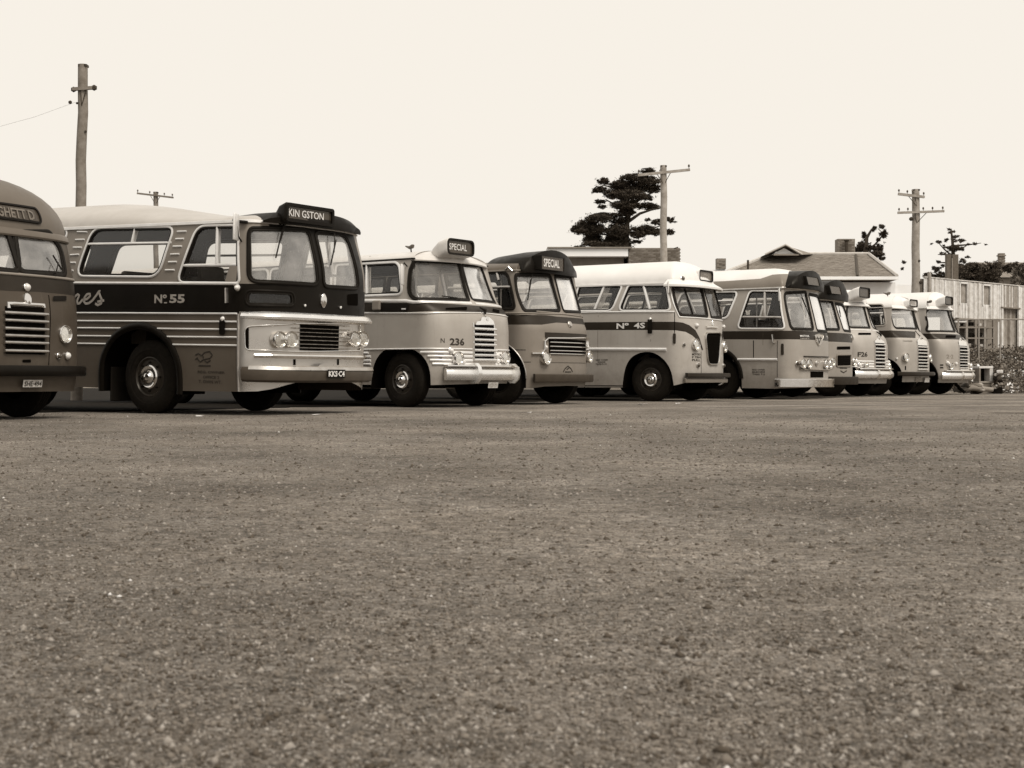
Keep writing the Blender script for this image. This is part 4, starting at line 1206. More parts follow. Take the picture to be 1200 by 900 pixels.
# ---- big grey bus with dark visor and boxy chrome bumper
b6, s6 = bus('B6', name='bus', label='big grey bus with twin headlamps, square chrome bumper, dark arched peak and white roof',
    paint='paint_b6', roof='roof_white', gm='dull_metal', gw=.05,
    zones=[('roof_grey', [(-14, s5.zc-2), (-14, 0), (-14, 0)]),
        ('dark_band', band([(-2.758, 1.650), (-1.696, 1.634), (0.890, 1.640)], [(-2.758, 1.450), (-1.699, 1.430), (0.885, 1.425)])),
        ('roof_grey', [(-14, 2.66), (-1.491, 2.66), (14, 2.66), (14, 2.84), (1.0, 2.95), (0, 3.0), (-1.647, 2.95), (-1.991, 2.86), (-2.920, 2.84), (-14, 2.84)])],
    windows=[Wn([(-1.200, 2.532), (-0.178, 2.586), (-0.195, 1.693), (-1.078, 1.688)], [.12, .06, .07, .1], name='windscreen', glass='screen_glass', frame='rubber', fw=.045),
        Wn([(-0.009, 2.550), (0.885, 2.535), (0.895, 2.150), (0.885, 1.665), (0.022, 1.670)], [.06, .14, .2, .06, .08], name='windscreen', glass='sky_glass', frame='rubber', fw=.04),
        Wn([(-2.227, 2.604), (-1.451, 2.567), (-1.270, 1.696), (-2.483, 1.726)], [.1, .06, .08, .1], name='cab_window', mirror=True, frame='white_strip', fw=.04, bars=[[(-2.380, 1.988), (-1.306, 1.954)], [(-1.845, 2.580), (-1.796, 1.982)]], bw=.05, barm='dull_metal'),
        Wn([(-2.591-1.5, 2.613), (-2.580, 2.592), (-2.803, 1.987), (-2.816-1.5, 1.987)], .1, mirror=True, frame='white_strip', fw=.05, bars=[[(-2.591-1.5, 2.404), (-2.652, 2.399)]])]
        + fill(-2.816-1.6, 4, 1.5, 1.4, 1.987, 2.613, .2, frame='white_strip'),
    arches=[[(-2.931, 0.240), (-2.870, 0.822), (-2.780, 1.090), (-2.661, 1.171), (-2.527, 0.883), (-2.405, 0.470), (-2.406, 0.201), (-2.2, 0), (-3.2, 0)] if False else arch(-2.394-.66, .66, .72, .5), arch(-7.9, .62, .62, .5)],
    skirt=[(-12, 0.265), (-2.156, 0.265), (-1.511, 0.256), (0, 0.308), (12, 0.308)],
    wheels=[(-2.1-.0, .49), (-7.2, .49)], cap='dark', lip=(.1, .04, 'black_paint'), seat0=-2.9,
    trims=[dict(path=[(-9, 0.957), (-2.504-1.0, 0.957)], w=.06), dict(path=[(-2.492, 0.961), (-1.456, 0.950)], w=.06, h=.03)])
headl = [(-0.801, 0.849), (-0.568, 0.850), (0.394, 0.850), (0.868, 0.850)]
for q in headl: headlight(s6, q[0], q[1], .10, b6, .8, off=.04, deep=.08)
small_lamp(s6, *(-0.960, 0.850), .05, b6, 'lamp_dark', long=2)
sweep('lamp_shelf', s6, [(-0.875, 0.716), (-0.102, 0.710), (0.890, 0.700)], .03, .05, b6, 'grey_strip')
sweep('bonnet_hinge', s6, [(-0.740, 1.027), (-0.100, 1.027), (0.736, 1.030)], .03, .03, b6, 'dark_band')
hood_badge(b6, s6, *(-0.131, 0.870), .16, .14, 'dull_metal', 'nose_badge')
sh6 = round_poly([(-0.209, 1.541), (0.059, 1.578), (0.326, 1.550), (0.188, 1.410), (0.000, 1.293), (-0.151, 1.396)], .03)
sg = patch('crest', s6, sh6, .02, b6, 'dull_metal'); sweep('rim', s6, sh6, .02, .03, sg, 'chrome', 'half', True)
strokes('crest_relief', s6, [[(-0.076, 1.507), (-0.000, 1.355), (0.137, 1.510)], [(-0.161, 1.470), (0.203, 1.473)]], .02, sg, 'letter_dark', .026)
for i, (s_, a, b, y0, y1) in enumerate((('MOTOR', -0.846, -0.483, 1.491, 1.538), ('OMNIBUS', -0.858, -0.499, 1.440, 1.467), ('TX', 0.619, 0.885, 1.490, 1.550))):
    lettering('lettering', s6, s_, a, b, y0, y1, b6, 'letter_white' if i != 1 else 'letter_grey', .006, .02)
patch('air_intake', s6, rect(-0.446, 0.303, 0.525, 0.669), .008, b6, 'void')
bar('bumper', s6, -1.460, 1.16, 0.390, [(.02, -.1), (.12, -.1), (.13, -.09), (.13, .09), (.12, .1), (.02, .1)], b6, 'chrome', .03)
sweep('door_handle', s6, [(-1.576, 1.548), (-1.553, 1.365), (-1.508, 1.344)], .035, .05, b6, 'dull_metal')
patch('door_catch', s6, round_poly([(-1.360, 1.330), (-1.299, 1.330), (-1.296, 1.056), (-1.364, 1.056)], .035), .012, b6, 'dark_band')
sweep('panel_joint', s6, [(-2.076, 1.413), (-2.074, 1.003)], .02, .003, b6, 'void', 'flat')
sweep('panel_joint', s6, [(-1.454, 1.404), (-1.459, 0.530)], .012, .003, b6, 'void', 'flat')
for i in range(3):
    uu0, uu1 = -2.108, -1.775; yy = 0.728-.055*i
    lettering('notice', s6, ('REGD OWNER', 'MELBOURNE', 'TARE 7-2')[i], uu0, uu1, yy-.038, yy, b6, 'letter_dark', .005, .02)
peak(b6, s6, 1.2, 2.650, .44, .15, 1.0, 'black_paint', .72, pw=1.9, lift=.05)
cB = (-0.072, -0.165, 2.854)
sgn = mesh('destination_sign', [Vector(cB)+Vector((-.28*z, y, z)) for y, z in ((-.34, -.10), (.34, -.10), (.34, .10), (-.34, .10))], [(0, 1, 2, 3)], b6, 'sign_glass')
V = [Vector(cB)+Vector((x-.28*z, y, z)) for x, k in ((-.12, 1.06), (.012, 1.06), (.012, 1.0), (-.01, 1.0)) for y, z in ((-.34*k, -.10*k), (.34*k, -.10*k), (.34*k, .10*k), (-.34*k, .10*k))]
mesh('rim', V, [(i*4+a, i*4+(a+1) % 4, (i+1)*4+(a+1) % 4, (i+1)*4+a) for i in range(3) for a in range(4)], sgn, 'black_paint')
small_lamp(s6, *(-0.881, 2.760), .07, b6, 'lamp_glass', 'peak_lamp', long=.5)
mirror_arm(b6, s6, *(-1.439, 2.589), (.05, -.16, 0), (.2, .3), 'white_strip', -.1)
wiper(b6, s6, (-0.302, 1.970), (-0.537, 2.444), (-0.581, 2.551))

# ---- next: grey bus with dark peak and square black grille
b7, s7 = bus('B7', name='bus', label='grey bus with square black grille, half hidden behind the one with square chrome bumper',
    paint='paint_b7', roof='roof_white', gm='dull_metal', gw=.05,
    zones=[('dark_band', band([(-1, 1.688), (1, 1.688)], [(-1, 1.450), (1, 1.450)]))],
    windows=[Wn([(-1.040, 2.514), (-0.161, 2.528), (-0.091, 1.790), (-1.027, 1.774)], [.12, .08, .07, .1], name='windscreen', glass='screen_glass', frame='rubber', fw=.045),
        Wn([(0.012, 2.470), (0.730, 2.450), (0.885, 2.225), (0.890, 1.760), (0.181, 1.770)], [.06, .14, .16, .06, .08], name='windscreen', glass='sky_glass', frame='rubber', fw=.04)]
        + fill(-1.35, 6, 1.35, 1.25, 1.75, 2.45, .15, frame='white_strip'),
    arches=[arch(-2.6, .62, .66, .5), arch(-7.7, .62, .62, .5)], skirt=[(-12, .36), (0, .36), (12, .36)],
    wheels=[(-1.9, .49), (-7.0, .49)], cap='dark', seat0=-2.9)
patch('vent_slot', s7, round_poly([(-0.384, 1.330), (0.503, 1.350), (0.506, 1.270), (-0.384, 1.250)], .04), .008, b7, 'void')
gp = round_poly([(-0.409, 1.110), (0.548, 1.130), (0.541, 0.826), (-0.409, 0.810)], .05)
patch('grille', s7, gp, .01, b7, 'void'); sweep('grille_frame', s7, gp, .04, .03, b7, 'grey_strip', 'half', True)
grille_bars(b7, s7, -0.389, 0.501, [0.828+.05*i for i in range(1, 7)], .01, .012, 'chassis')
small_lamp(s7, *(0.871, 1.590), .09, b7, 'lamp_dark', 'nose_lamp', long=.4)
lettering('lettering', s7, 'LEYLAND', -0.218, 0.290, 0.749, 0.775, b7, 'letter_dark', .006, .02) if False else None
strokes('badge', s7, [[(-0.216, 0.770), (0.261, 0.770)], [(-0.168, 0.701), (0.028, 0.650), (0.230, 0.704)]], .03, b7, 'letter_dark', .006)
for q in ((-0.640, 0.930), (0.885, 0.945)): headlight(s7, q[0], q[1], .10, b7, .8, off=.03)
bar('bumper', s7, -1.2, 1.2, 0.448, [(.02, -.11), (.12, -.11), (.13, -.09), (.13, .09), (.12, .1), (.02, .1)], b7, 'dark_band', .03)
hood_badge(b7, s7, *(0.232, 0.450), .16, .1, 'grey_strip', 'number_disc')
peak(b7, s7, 1.2, 2.550, .5, .15, 1.0, 'black_paint', .72, pw=1.9, lift=.02)
cB = (-0.072, -0.328, 2.800)
sgn = mesh('destination_sign', [Vector(cB)+Vector((-.28*z, y, z)) for y, z in ((-.32, -.10), (.32, -.10), (.32, .10), (-.32, .10))], [(0, 1, 2, 3)], b7, 'sign_glass')
V = [Vector(cB)+Vector((x-.28*z, y, z)) for x, k in ((-.12, 1.06), (.012, 1.06), (.012, 1.0), (-.01, 1.0)) for y, z in ((-.32*k, -.10*k), (.32*k, -.10*k), (.32*k, .10*k), (-.32*k, .10*k))]
mesh('rim', V, [(i*4+a, i*4+(a+1) % 4, (i+1)*4+(a+1) % 4, (i+1)*4+a) for i in range(3) for a in range(4)], sgn, 'black_paint')
wiper(b7, s7, (-0.137, 1.964), (-0.321, 2.430), (-0.386, 2.512))
wiper(b7, s7, (0.116, 2.110), (0.113, 2.290), (0.095, 2.448))

def bedford(key, root, sh, gu0, gu1, gvs, cap_v, num=None, bumper='chrome', lamps=(), small=(), box_c=None, box=(.7, .26), face='sign_glass', vent=None, badge=None, bump_v=0.6, roofm='roof_white', btxt=None):
    """the shared snub nose: tall barred grille with cap, lamps, bumper, eyebrow and roof sign"""
    patch('grille', sh, rect(gu0, gu1, gvs[-1], gvs[0]), .012, root, 'void')
    st = (gvs[0]-gvs[-1])/(len(gvs)-1)
    grille_bars(root, sh, gu0-.02, gu1+.02, [v-st*.5 for v in gvs], st*.5, .045, 'bright_metal')
    patch('grille_cap', sh, round_poly([(gu0, gvs[0]), (gu1, gvs[0]), (gu1, cap_v-.07), (gu1*.4+gu0*.6+.05, cap_v), (gu0*.7+gu1*.3, cap_v), (gu0, cap_v-.07)], .02), .02, root, 'bright_metal')
    for g in (gu0-.015, gu1+.015): sweep('grille_side', sh, [(g, gvs[-1]-st*.6), (g, gvs[0]+st*.6)], .03, .02, root, 'dull_metal')
    for u, v, r in lamps: headlight(sh, u, v, r, root, .7, off=.03, deep=.07)
    for u, v, r in small: small_lamp(sh, u, v, r, root, 'lamp_glass')
    if bumper == 'chrome':
        bar('bumper', sh, -1.2, 1.2, bump_v, ring_section(.15, .22), root, 'bright_metal', .1)
        bar('bumper_bracket', sh, -1.1, 1.1, bump_v+.15, [(0, -.02), (.15, -.02), (.16, 0), (.15, .02), (0, .02)], root, 'chrome')
        for q in (-.42, .42): bar('overrider', sh, q-.045, q+.045, bump_v+.01, ring_section(.2, .3), root, 'chrome', .1, n=4)
    else:
        bar('bumper', sh, -1.25, 1.25, bump_v, [(.0, -.06), (.09, -.06), (.12, -.03), (.12, .04), (.09, .06), (.0, .06)], root, 'dark_band', .05)
    bar('roof_peak', sh, -1.2, 1.2, sh.zc, [(-.04, -.02), (.08, -.035), (.09, -.015), (.03, .05), (-.04, .09)], root, roofm)
    if box_c: sign_box(root, box_c, box[0], box[1], .2, roofm, .07, .03, face, btxt, 'letter_grey', .6, .5, back=.4)
    hood_badge(root, sh, (gu0+gu1)/2, cap_v+.02, .09, .12)
    if vent: patch('vent_slot', sh, round_poly(vent, .03), .006, root, 'void')

# ---- F26
b8, s8 = bus('B8', name='bus', label='pale bus numbered F26 with white roof sign, barred grille and chrome bumper',
    paint='paint_b8', roof='roof_white', gm='rubber', gw=.02,
    zones=[('dark_band', band([(-1.6, 1.810), (-.6, 1.810)], [(-1.6, 1.671), (-.6, 1.671)])[:4])] if False else [],
    windows=[Wn([(-0.798, 2.571), (0.071, 2.590), (0.073, 1.930), (-1.038, 1.911)], [.2, .05, .05, .16], name='windscreen', glass='screen_glass', frame='rubber', fw=.04),
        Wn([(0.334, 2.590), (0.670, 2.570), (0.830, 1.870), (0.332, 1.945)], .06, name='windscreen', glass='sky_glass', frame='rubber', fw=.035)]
        + fill(-1.75, 5, 1.3, 1.2, 1.85, 2.45, 0, frame='white_strip'),
    arches=[arch(-1.7, .62, .62, .5), arch(-6.7, .62, .62, .5)], skirt=[(-12, .36), (0, .36), (12, .36)],
    wheels=[(-1.05, .48), (-6.0, .48)], cap='dark', seat0=-2.3,
    trims=[dict(path=[(-7, v), (-.42, v)], w=.045, h=.02, m='white_strip') for v in (0.970, 0.901, 0.830)]
       + [dict(path=[(-7, 1.852), (-0.039, 1.844)], w=.04)])
bedford('B8', b8, s8, -0.321, 0.371, [1.487, 1.383, 1.290, 1.190, 1.092, 0.992, 0.890, 0.793], 1.610,
    lamps=[(*(-0.841, 0.829), .10), (*(0.870, 0.840), .10)], small=[(*(-1.147, 0.956), .06), (*(-1.045, 0.864), .06), (*(-1.220, 0.910), .05), (*(0.851, 0.970), .05)], bump_v=0.610, box_c=(-0.300, -0.366, 2.887), box=(.76, .29), vent=[(-0.874, 1.757), (-0.230, 1.770), (-0.361, 1.708), (-0.950, 1.693)])
lettering('lettering', s8, 'F26', -1.099, -0.739, 1.096, 1.229, b8, 'letter_dark', .006, .03)
tube('bonnet_mascot', [s8.at(*(0.160, 1.786), .03), s8.at(*(0.202, 1.710), .06), s8.at(*(0.215, 1.663), .03)], [.012, .035, .02], b8, 'rubber', 6)

# ---- round lamp
b9, s9 = bus('B9', name='bus', label='pale bus with large round headlamp, plain dark bumper and barred grille',
    paint='paint_b9', roof='roof_white', gm='dull_metal', gw=.025,
    zones=[('dark_band', band([(-1.5, 1.889), (-.75, 1.889), (0.220, 1.890)], [(-1.5, 1.681), (-.75, 1.681), (-0.200, 1.690)])[:-1][0:4] if False else
        [(-14, 1.891), (0.211, 1.891), (-0.332, 1.682), (-14, 1.682)])],
    windows=[Wn([(-1.200, 2.530), (0.750, 2.585), (0.512, 1.990), (-1.044, 1.967)], [.1, .05, .05, .12], name='windscreen', glass='screen_glass', frame='rubber', fw=.04),
        Wn([(0.846, 2.535), (0.855, 2.490), (0.855, 1.910), (0.649, 1.970)], .05, name='windscreen', glass='screen_glass', frame='rubber', fw=.035),
        Wn([(-1.715-1.0, 2.674), (-1.728, 2.660), (-1.597, 2.050), (-1.597-1.1, 2.037)], .1, mirror=True, name='cab_window', frame='paint_b9', fw=.04, bars=[[(-1.615-1, 2.416), (-1.630, 2.414)]], barm='white_strip')]
        + fill(-1.715-1.25, 4, 1.3, 1.2, 2.037, 2.674, 0, frame='white_strip'),
    arches=[arch(-1.7, .62, .62, .5), arch(-6.7, .62, .62, .5)], skirt=[(-12, .36), (0, .4), (12, .36)],
    wheels=[(-1.05, .48), (-6.0, .48)], cap='dark', seat0=-2.3)
sweep('nose_flash', s9, [(0.250, 1.910), (0.140, 1.710), (0.203, 1.670)], .03, .02, b9, 'rubber')
bedford('B9', b9, s9, -0.360, 0.430, [1.470, 1.383, 1.290, 1.190, 1.091, 1.000, 0.908, 0.810], 1.670, bumper='dark',
    lamps=[(*(-0.986, 1.106), .115), (-(-0.986), 1.106, .115)], small=[(*(-1.258, 1.071), .03)], bump_v=0.634, box_c=(-0.340, 0.182, 2.733), box=(.64, .22), face='plate_white', btxt='SPECIAL')
for q in ((-0.986, 0.833), (-0.987, 0.776)): patch('bolt_plate', s9, rect(q[0]-.02, q[0]+.02, q[1]-.03, q[1]+.03), .006, b9, 'void')
lettering('notice', s9, 'COACHLINES', -1.049, -0.638, 1.566, 1.608, b9, 'grey_strip', .005, .02)
pl = patch('number_plate', s9, rect(0.100, 0.590, 0.394, 0.530), .06, b9, 'plate_white')
pm = patch('lamp_panel', s9, rect(-0.502, -0.142, 0.413, 0.550), .02, b9, 'grey_strip')

# ---- last in the row
b10, s10 = bus('B10', name='bus', label='last bus at the right end, pale with chrome bumper beside the scrap',
    paint='paint_b10', roof='roof_white', gm='dull_metal', gw=.02,
    zones=[('dark_band', [(-14, 1.878), (0.790, 1.878), (0.486, 1.702), (-14, 1.702)])],
    windows=[Wn([(-1.117, 2.647), (0.040, 2.620), (0.210, 1.970), (-1.564, 1.953)], [.22, .05, .05, .12], name='windscreen', glass='screen_glass', frame='rubber', fw=.04),
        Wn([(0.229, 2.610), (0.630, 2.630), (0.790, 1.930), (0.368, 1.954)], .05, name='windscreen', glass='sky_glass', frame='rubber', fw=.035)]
        + fill(-1.75, 5, 1.3, 1.2, 1.95, 2.5, 0, frame='white_strip'),
    arches=[arch(-1.308-.6, .62, .66, .48), arch(-6.7, .62, .62, .5)], skirt=[(-12, .36), (0, .37), (12, .36)],
    wheels=[(-1.15, .48), (-6.0, .48)], cap='dark', lip=(.04, .03, 'black_paint'), seat0=-2.3)
bedford('B10', b10, s10, -0.329, 0.370, [1.510, 1.410, 1.311, 1.227, 1.131, 1.047, 0.951, 0.870, 0.808], 1.694,
    lamps=[(*(-0.868, 0.866), .10), (*(0.812, 0.870), .10)], small=[(*(-0.979, 0.969), .06), (*(-0.573, 0.958), .05), (*(0.411, 0.940), .06)], bump_v=0.579, box_c=(-0.340, -0.324, 2.906), box=(.66, .27), vent=[(-0.687, 1.828), (0.030, 1.843), (-0.238, 1.760), (-0.840, 1.750)])
for y in (427.8, 431): pass
for q in ((-1.181, 0.910), (-1.181, 0.828)): patch('vent_slot', s10, rect(q[0]-.05, q[0]+.05, q[1]-.02, q[1]+.02), .006, b10, 'void')
lettering('lettering', s10, '2·2', -1.025, -0.721, 1.111, 1.231, b10, 'grey_strip', .006, .02)
tube('bonnet_mascot', [s10.at(*(0.346, 1.810), .03), s10.at(*(0.486, 1.750), .06), s10.at(*(0.430, 1.710), .03)], [.012, .035, .02], b10, 'rubber', 6)
for sh_, rt_, q in ((s9, b9, (-1.900, 3.170)), (s10, b10, (-1.189, 2.810))):
    p0 = Vector(sh_.at(*q, 0)); p1 = Vector(sh_.at(*q, .08))
    rl = mesh('roof_lamp', *tube_data([p0, p1], .015, 6), rt_, 'rubber')
    mesh('lamp_body', *tube_data([p1+Vector((-.13, 0, .02)), p1+Vector((-.03, 0, -.01)), p1+Vector((.05, 0, .01)), p1+Vector((.09, 0, .03))], [.012, .035, .05, .015], 8), rl, 'lamp_dark')

# seams between the side panels: thin recessed joints every metre or so, and one lengthwise
for key, v0, v1, st, vh in (('B3', .5, 1.55, 1.25, None), ('B5', .45, 1.9, 1.3, .78), ('B6', .45, 1.6, 1.4, None), ('B2', .4, .95, 1.5, None), ('B4', .5, 1.5, 1.3, None), ('B9', .5, 1.7, 1.3, None), ('B10', .5, 1.7, 1.3, None)):
    rt, sh = BUS[key]; u = -sh.uside-.35; k = 0
    while u > -sh.uside-7:
        if not (key == 'B3' and k == 0) and not (key in ('B5', 'B3') and sh.uside+.2 < -u < sh.uside+1.2 and False):
            va = max(v0, 1.3) if any(abs(sh.plan(u)[0]-x) < .8 for x in ((WX.get(key, -1.2)), WX.get(key, -1.2)-5.0)) else v0
            if va < v1-.1:
                for s_ in (1, -1): sweep('panel_joint', sh, [(s_*u, va), (s_*u, v1)], .007, .0015, rt, 'bumper_grey', 'flat', step=.3)
        u -= st; k += 1

# ------------------------------------------------------------------ the yard
def ground_mat():
    m, nt, out = new_mat('gravel_ground')
    b = node(nt, 'ShaderNodeBsdfPrincipled'); b.inputs['Roughness'].default_value = .9; b.inputs['Specular IOR Level'].default_value = .15
    tc = node(nt, 'ShaderNodeTexCoord'); vec = tc.outputs['Object']
    big = noise(nt, vec, .34, 6, .62); mid = noise(nt, vec, 1.1, 6, .65); fine = noise(nt, vec, 34.0, 5, .75); grit = noise(nt, vec, 110.0, 3, .7)
    base = ramp(nt, mid, [(.25, sep(.115)), (.5, sep(.172)), (.75, sep(.232))])
    k = ramp(nt, big, [(.36, (.56,)*3), (.62, (1.22,)*3)])
    mu = node(nt, 'ShaderNodeMix', data_type='RGBA', blend_type='MULTIPLY'); mu.inputs[0].default_value = 1
    nt.links.new(base, mu.inputs[6]); nt.links.new(k, mu.inputs[7]); col = mu.outputs[2]
    f = ramp(nt, fine, [(.30, (.3,)*3), (.48, (.95,)*3), (.68, (1.7,)*3)])
    mu = node(nt, 'ShaderNodeMix', data_type='RGBA', blend_type='MULTIPLY'); mu.inputs[0].default_value = .85
    nt.links.new(col, mu.inputs[6]); nt.links.new(f, mu.inputs[7]); col = mu.outputs[2]
    g = ramp(nt, grit, [(.32, (.28,)*3), (.5, (1.0,)*3), (.7, (1.8,)*3)])
    mu = node(nt, 'ShaderNodeMix', data_type='RGBA', blend_type='MULTIPLY'); mu.inputs[0].default_value = .85
    nt.links.new(col, mu.inputs[6]); nt.links.new(g, mu.inputs[7]); col = mu.outputs[2]
    c_ = ramp(nt, noise(nt, vec, 10.0, 4, .7), [(.33, (.55,)*3), (.5, (1.0,)*3), (.68, (1.4,)*3)])
    mu = node(nt, 'ShaderNodeMix', data_type='RGBA', blend_type='MULTIPLY'); mu.inputs[0].default_value = .9
    nt.links.new(col, mu.inputs[6]); nt.links.new(c_, mu.inputs[7]); col = mu.outputs[2]
    # stones: cells of differing tone
    for sc, th, lo, hi in ((75.0, .4, .04, .34), (34.0, .34, .05, .32)):
        vo = node(nt, 'ShaderNodeTexVoronoi'); vo.inputs['Scale'].default_value = sc; nt.links.new(vec, vo.inputs['Vector'])
        sx = node(nt, 'ShaderNodeSeparateColor'); nt.links.new(vo.outputs['Color'], sx.inputs[0])
        tone = ramp(nt, sx.outputs[0], [(0, sep(lo)), (.6, sep(.17)), (1, sep(hi))])
        on = math_n(nt, 'MULTIPLY', math_n(nt, 'LESS_THAN', vo.outputs['Distance'], th), math_n(nt, 'GREATER_THAN', sx.outputs[1], .58))
        col = mixc(nt, math_n(nt, 'MULTIPLY', on, .8), col, tone)
    nt.links.new(col, b.inputs['Base Color'])
    h = math_n(nt, 'ADD', math_n(nt, 'MULTIPLY', fine, .035), math_n(nt, 'MULTIPLY', grit, .010))
    h = math_n(nt, 'ADD', h, math_n(nt, 'MULTIPLY', mid, .05))
    bp = node(nt, 'ShaderNodeBump'); bp.inputs['Distance'].default_value = 1.0; bp.inputs['Strength'].default_value = .8
    nt.links.new(h, bp.inputs['Height']); nt.links.new(bp.outputs[0], b.inputs['Normal'])
    nt.links.new(b.outputs[0], out.inputs[0]); MATS['gravel_ground'] = m
ground_mat()

def ss(a, b, x):
    t = min(1, max(0, (x-a)/(b-a))); return t*t*(3-2*t)
def ground_z(x, y):
    """level yard; low bank rising behind the last bus; tiny undulations"""
    z = 1.55*ss(49, 57, y)*ss(8, 15, x)*(1-ss(150, 260, y))
    z += .012*math.sin(x*.9+1.3*math.sin(y*.35))*math.sin(y*.7+.8) * (1-ss(14, 17, y))
    return z
xsq = [-1500, -700, -350, -180, -100, -60, -40]+[-30+i*.75 for i in range(81)]+[33, 38, 46, 60, 100, 180, 350, 700, 1500]
ysq = [-600, -200, -60, -20, -8, -3]+[i*.5 for i in range(36)]+[18+i for i in range(50)]+[72, 80, 95, 130, 200, 300, 500, 900, 1800]
V = [(x, y, ground_z(x, y)) for y in ysq for x in xsq]; n = len(xsq)
g = mesh('ground', V, [(j*n+i, j*n+i+1, (j+1)*n+i+1, (j+1)*n+i) for j in range(len(ysq)-1) for i in range(n-1)], None, 'gravel_ground', 180)
tag(g, kind='structure')

def blob_sheet(name, pts, z, m):
    pp = round_poly(pts, 1.5, 6); out = []
    for i, (x, y) in enumerate(densify(pp, .35, True)):
        out.append((x+random.uniform(-.12, .12), y+random.uniform(-.06, .06), z))
    me = mesh(name, out, [tuple(range(len(out)))], None, m); tag(me, kind='structure'); return me
mat('worn_strip', .24, .9, 0, .35, 14, spec=.1)
mat('oil_patch', .09, .8, 0, .4, 6, spec=.2)
blob_sheet('worn_track', [(3.2, 24.6), (6.0, 26.6), (9.4, 28.4), (9.6, 28.9), (6.0, 27.1), (3.0, 25.0)], .006, 'worn_strip')
blob_sheet('damp_patch', [(6.2, 21.0), (9.5, 20.2), (13, 20.4), (13, 22.0), (9.0, 21.6)], .006, 'oil_patch')
blob_sheet('damp_patch', [(9, 25.5), (13, 24.0), (17, 26.0), (15, 28.5), (11, 26.4)], .010, 'oil_patch')

# rough ground under and behind the row, blackened to stand in for shade
mat('shaded_earth', .007, .95, 0, .5, 5, bump=.03, spec=.1)
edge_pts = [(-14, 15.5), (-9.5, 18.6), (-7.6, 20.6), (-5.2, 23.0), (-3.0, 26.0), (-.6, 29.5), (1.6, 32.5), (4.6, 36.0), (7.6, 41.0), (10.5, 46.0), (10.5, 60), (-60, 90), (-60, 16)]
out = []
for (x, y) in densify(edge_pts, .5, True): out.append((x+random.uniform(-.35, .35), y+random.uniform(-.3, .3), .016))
og = mesh('shaded_rough_ground', out, [tuple(range(len(out)))], None, 'shaded_earth'); tag(og, kind='structure')

# loose stones
mat('stone_pale', .26, .85, 0, .3, 40, spec=.2); mat('stone_mid', .15, .85, 0, .3, 40, spec=.2); mat('stone_dark', .06, .85, 0, .3, 40, spec=.2); mat('stone_white', .62, .8, 0, .2, 30, spec=.2)
rng = random.Random(3)
V, Fc, mi = [], [], []
oct_f = [(0, 2, 4), (2, 1, 4), (1, 3, 4), (3, 0, 4), (2, 0, 5), (1, 2, 5), (3, 1, 5), (0, 3, 5)]
for k in range(110000):
    y = 725.0/rng.uniform(34, 430)          # crowded near the camera, thinning out with distance
    x = rng.uniform(-1, 1)*(y*.40+.4)
    r = min(.012, .0009*math.exp(abs(rng.gauss(0, .6)))*(1+y*.26))
    a = rng.uniform(0, 6.28); ca, sa = math.cos(a), math.sin(a); o = len(V); z0 = ground_z(x, y)
    for dx, dy, dz in ((1, 0, 0), (-1, 0, 0), (0, 1, 0), (0, -1, 0), (0, 0, .8), (0, 0, -.6)):
        s = r*rng.uniform(.7, 1.3)
        dx, dy = dx*s+rng.uniform(-.3, .3)*r, dy*s+rng.uniform(-.3, .3)*r
        V.append((x+dx*ca-dy*sa, y+dx*sa+dy*ca, z0+r*.1+dz*s))
    m_ = rng.choices((0, 1, 2, 3), (20, 50, 30, .12))[0]
    Fc += [tuple(i+o for i in f) for f in oct_f]; mi += [m_]*8
st = mesh('loose_stones', V, Fc, None, ['stone_pale', 'stone_mid', 'stone_dark', 'stone_white'], 180, mi)
tag(st, 'small loose stones scattered over the gravel yard', 'gravel', None, 'stuff')
# scraps of litter further back
for x, y, s, lb in ((-2.62, 19.4, .05, 'white scrap of litter on the gravel before the No 55 bus bumper'), (-4.0, 18.6, .04, 'tiny pale scrap of litter left of the No 55 front wheel'),
        (2.35, 26.5, .10, 'largest white scrap of litter, below the pale No 4S bus side'), (3.2, 27.8, .06, 'pale scrap of litter near the front wheel of the No 4S bus'), (.2, 20.5, .05, 'pale scrap of litter on the gravel ahead of the N 236 bus')):
    V = []
    for i in range(7): V.append((rng.uniform(-1, 1)*s*1.6, rng.uniform(-1, 1)*s, rng.uniform(.004, .5)*s))
    o = mesh('paper_scrap', V, [(0, 1, 2), (2, 1, 3), (3, 4, 2), (4, 5, 3), (5, 6, 4)], None, 'stone_white'); o.location = (x, y, .01)
    tag(o, lb, 'litter', 'scraps of litter')

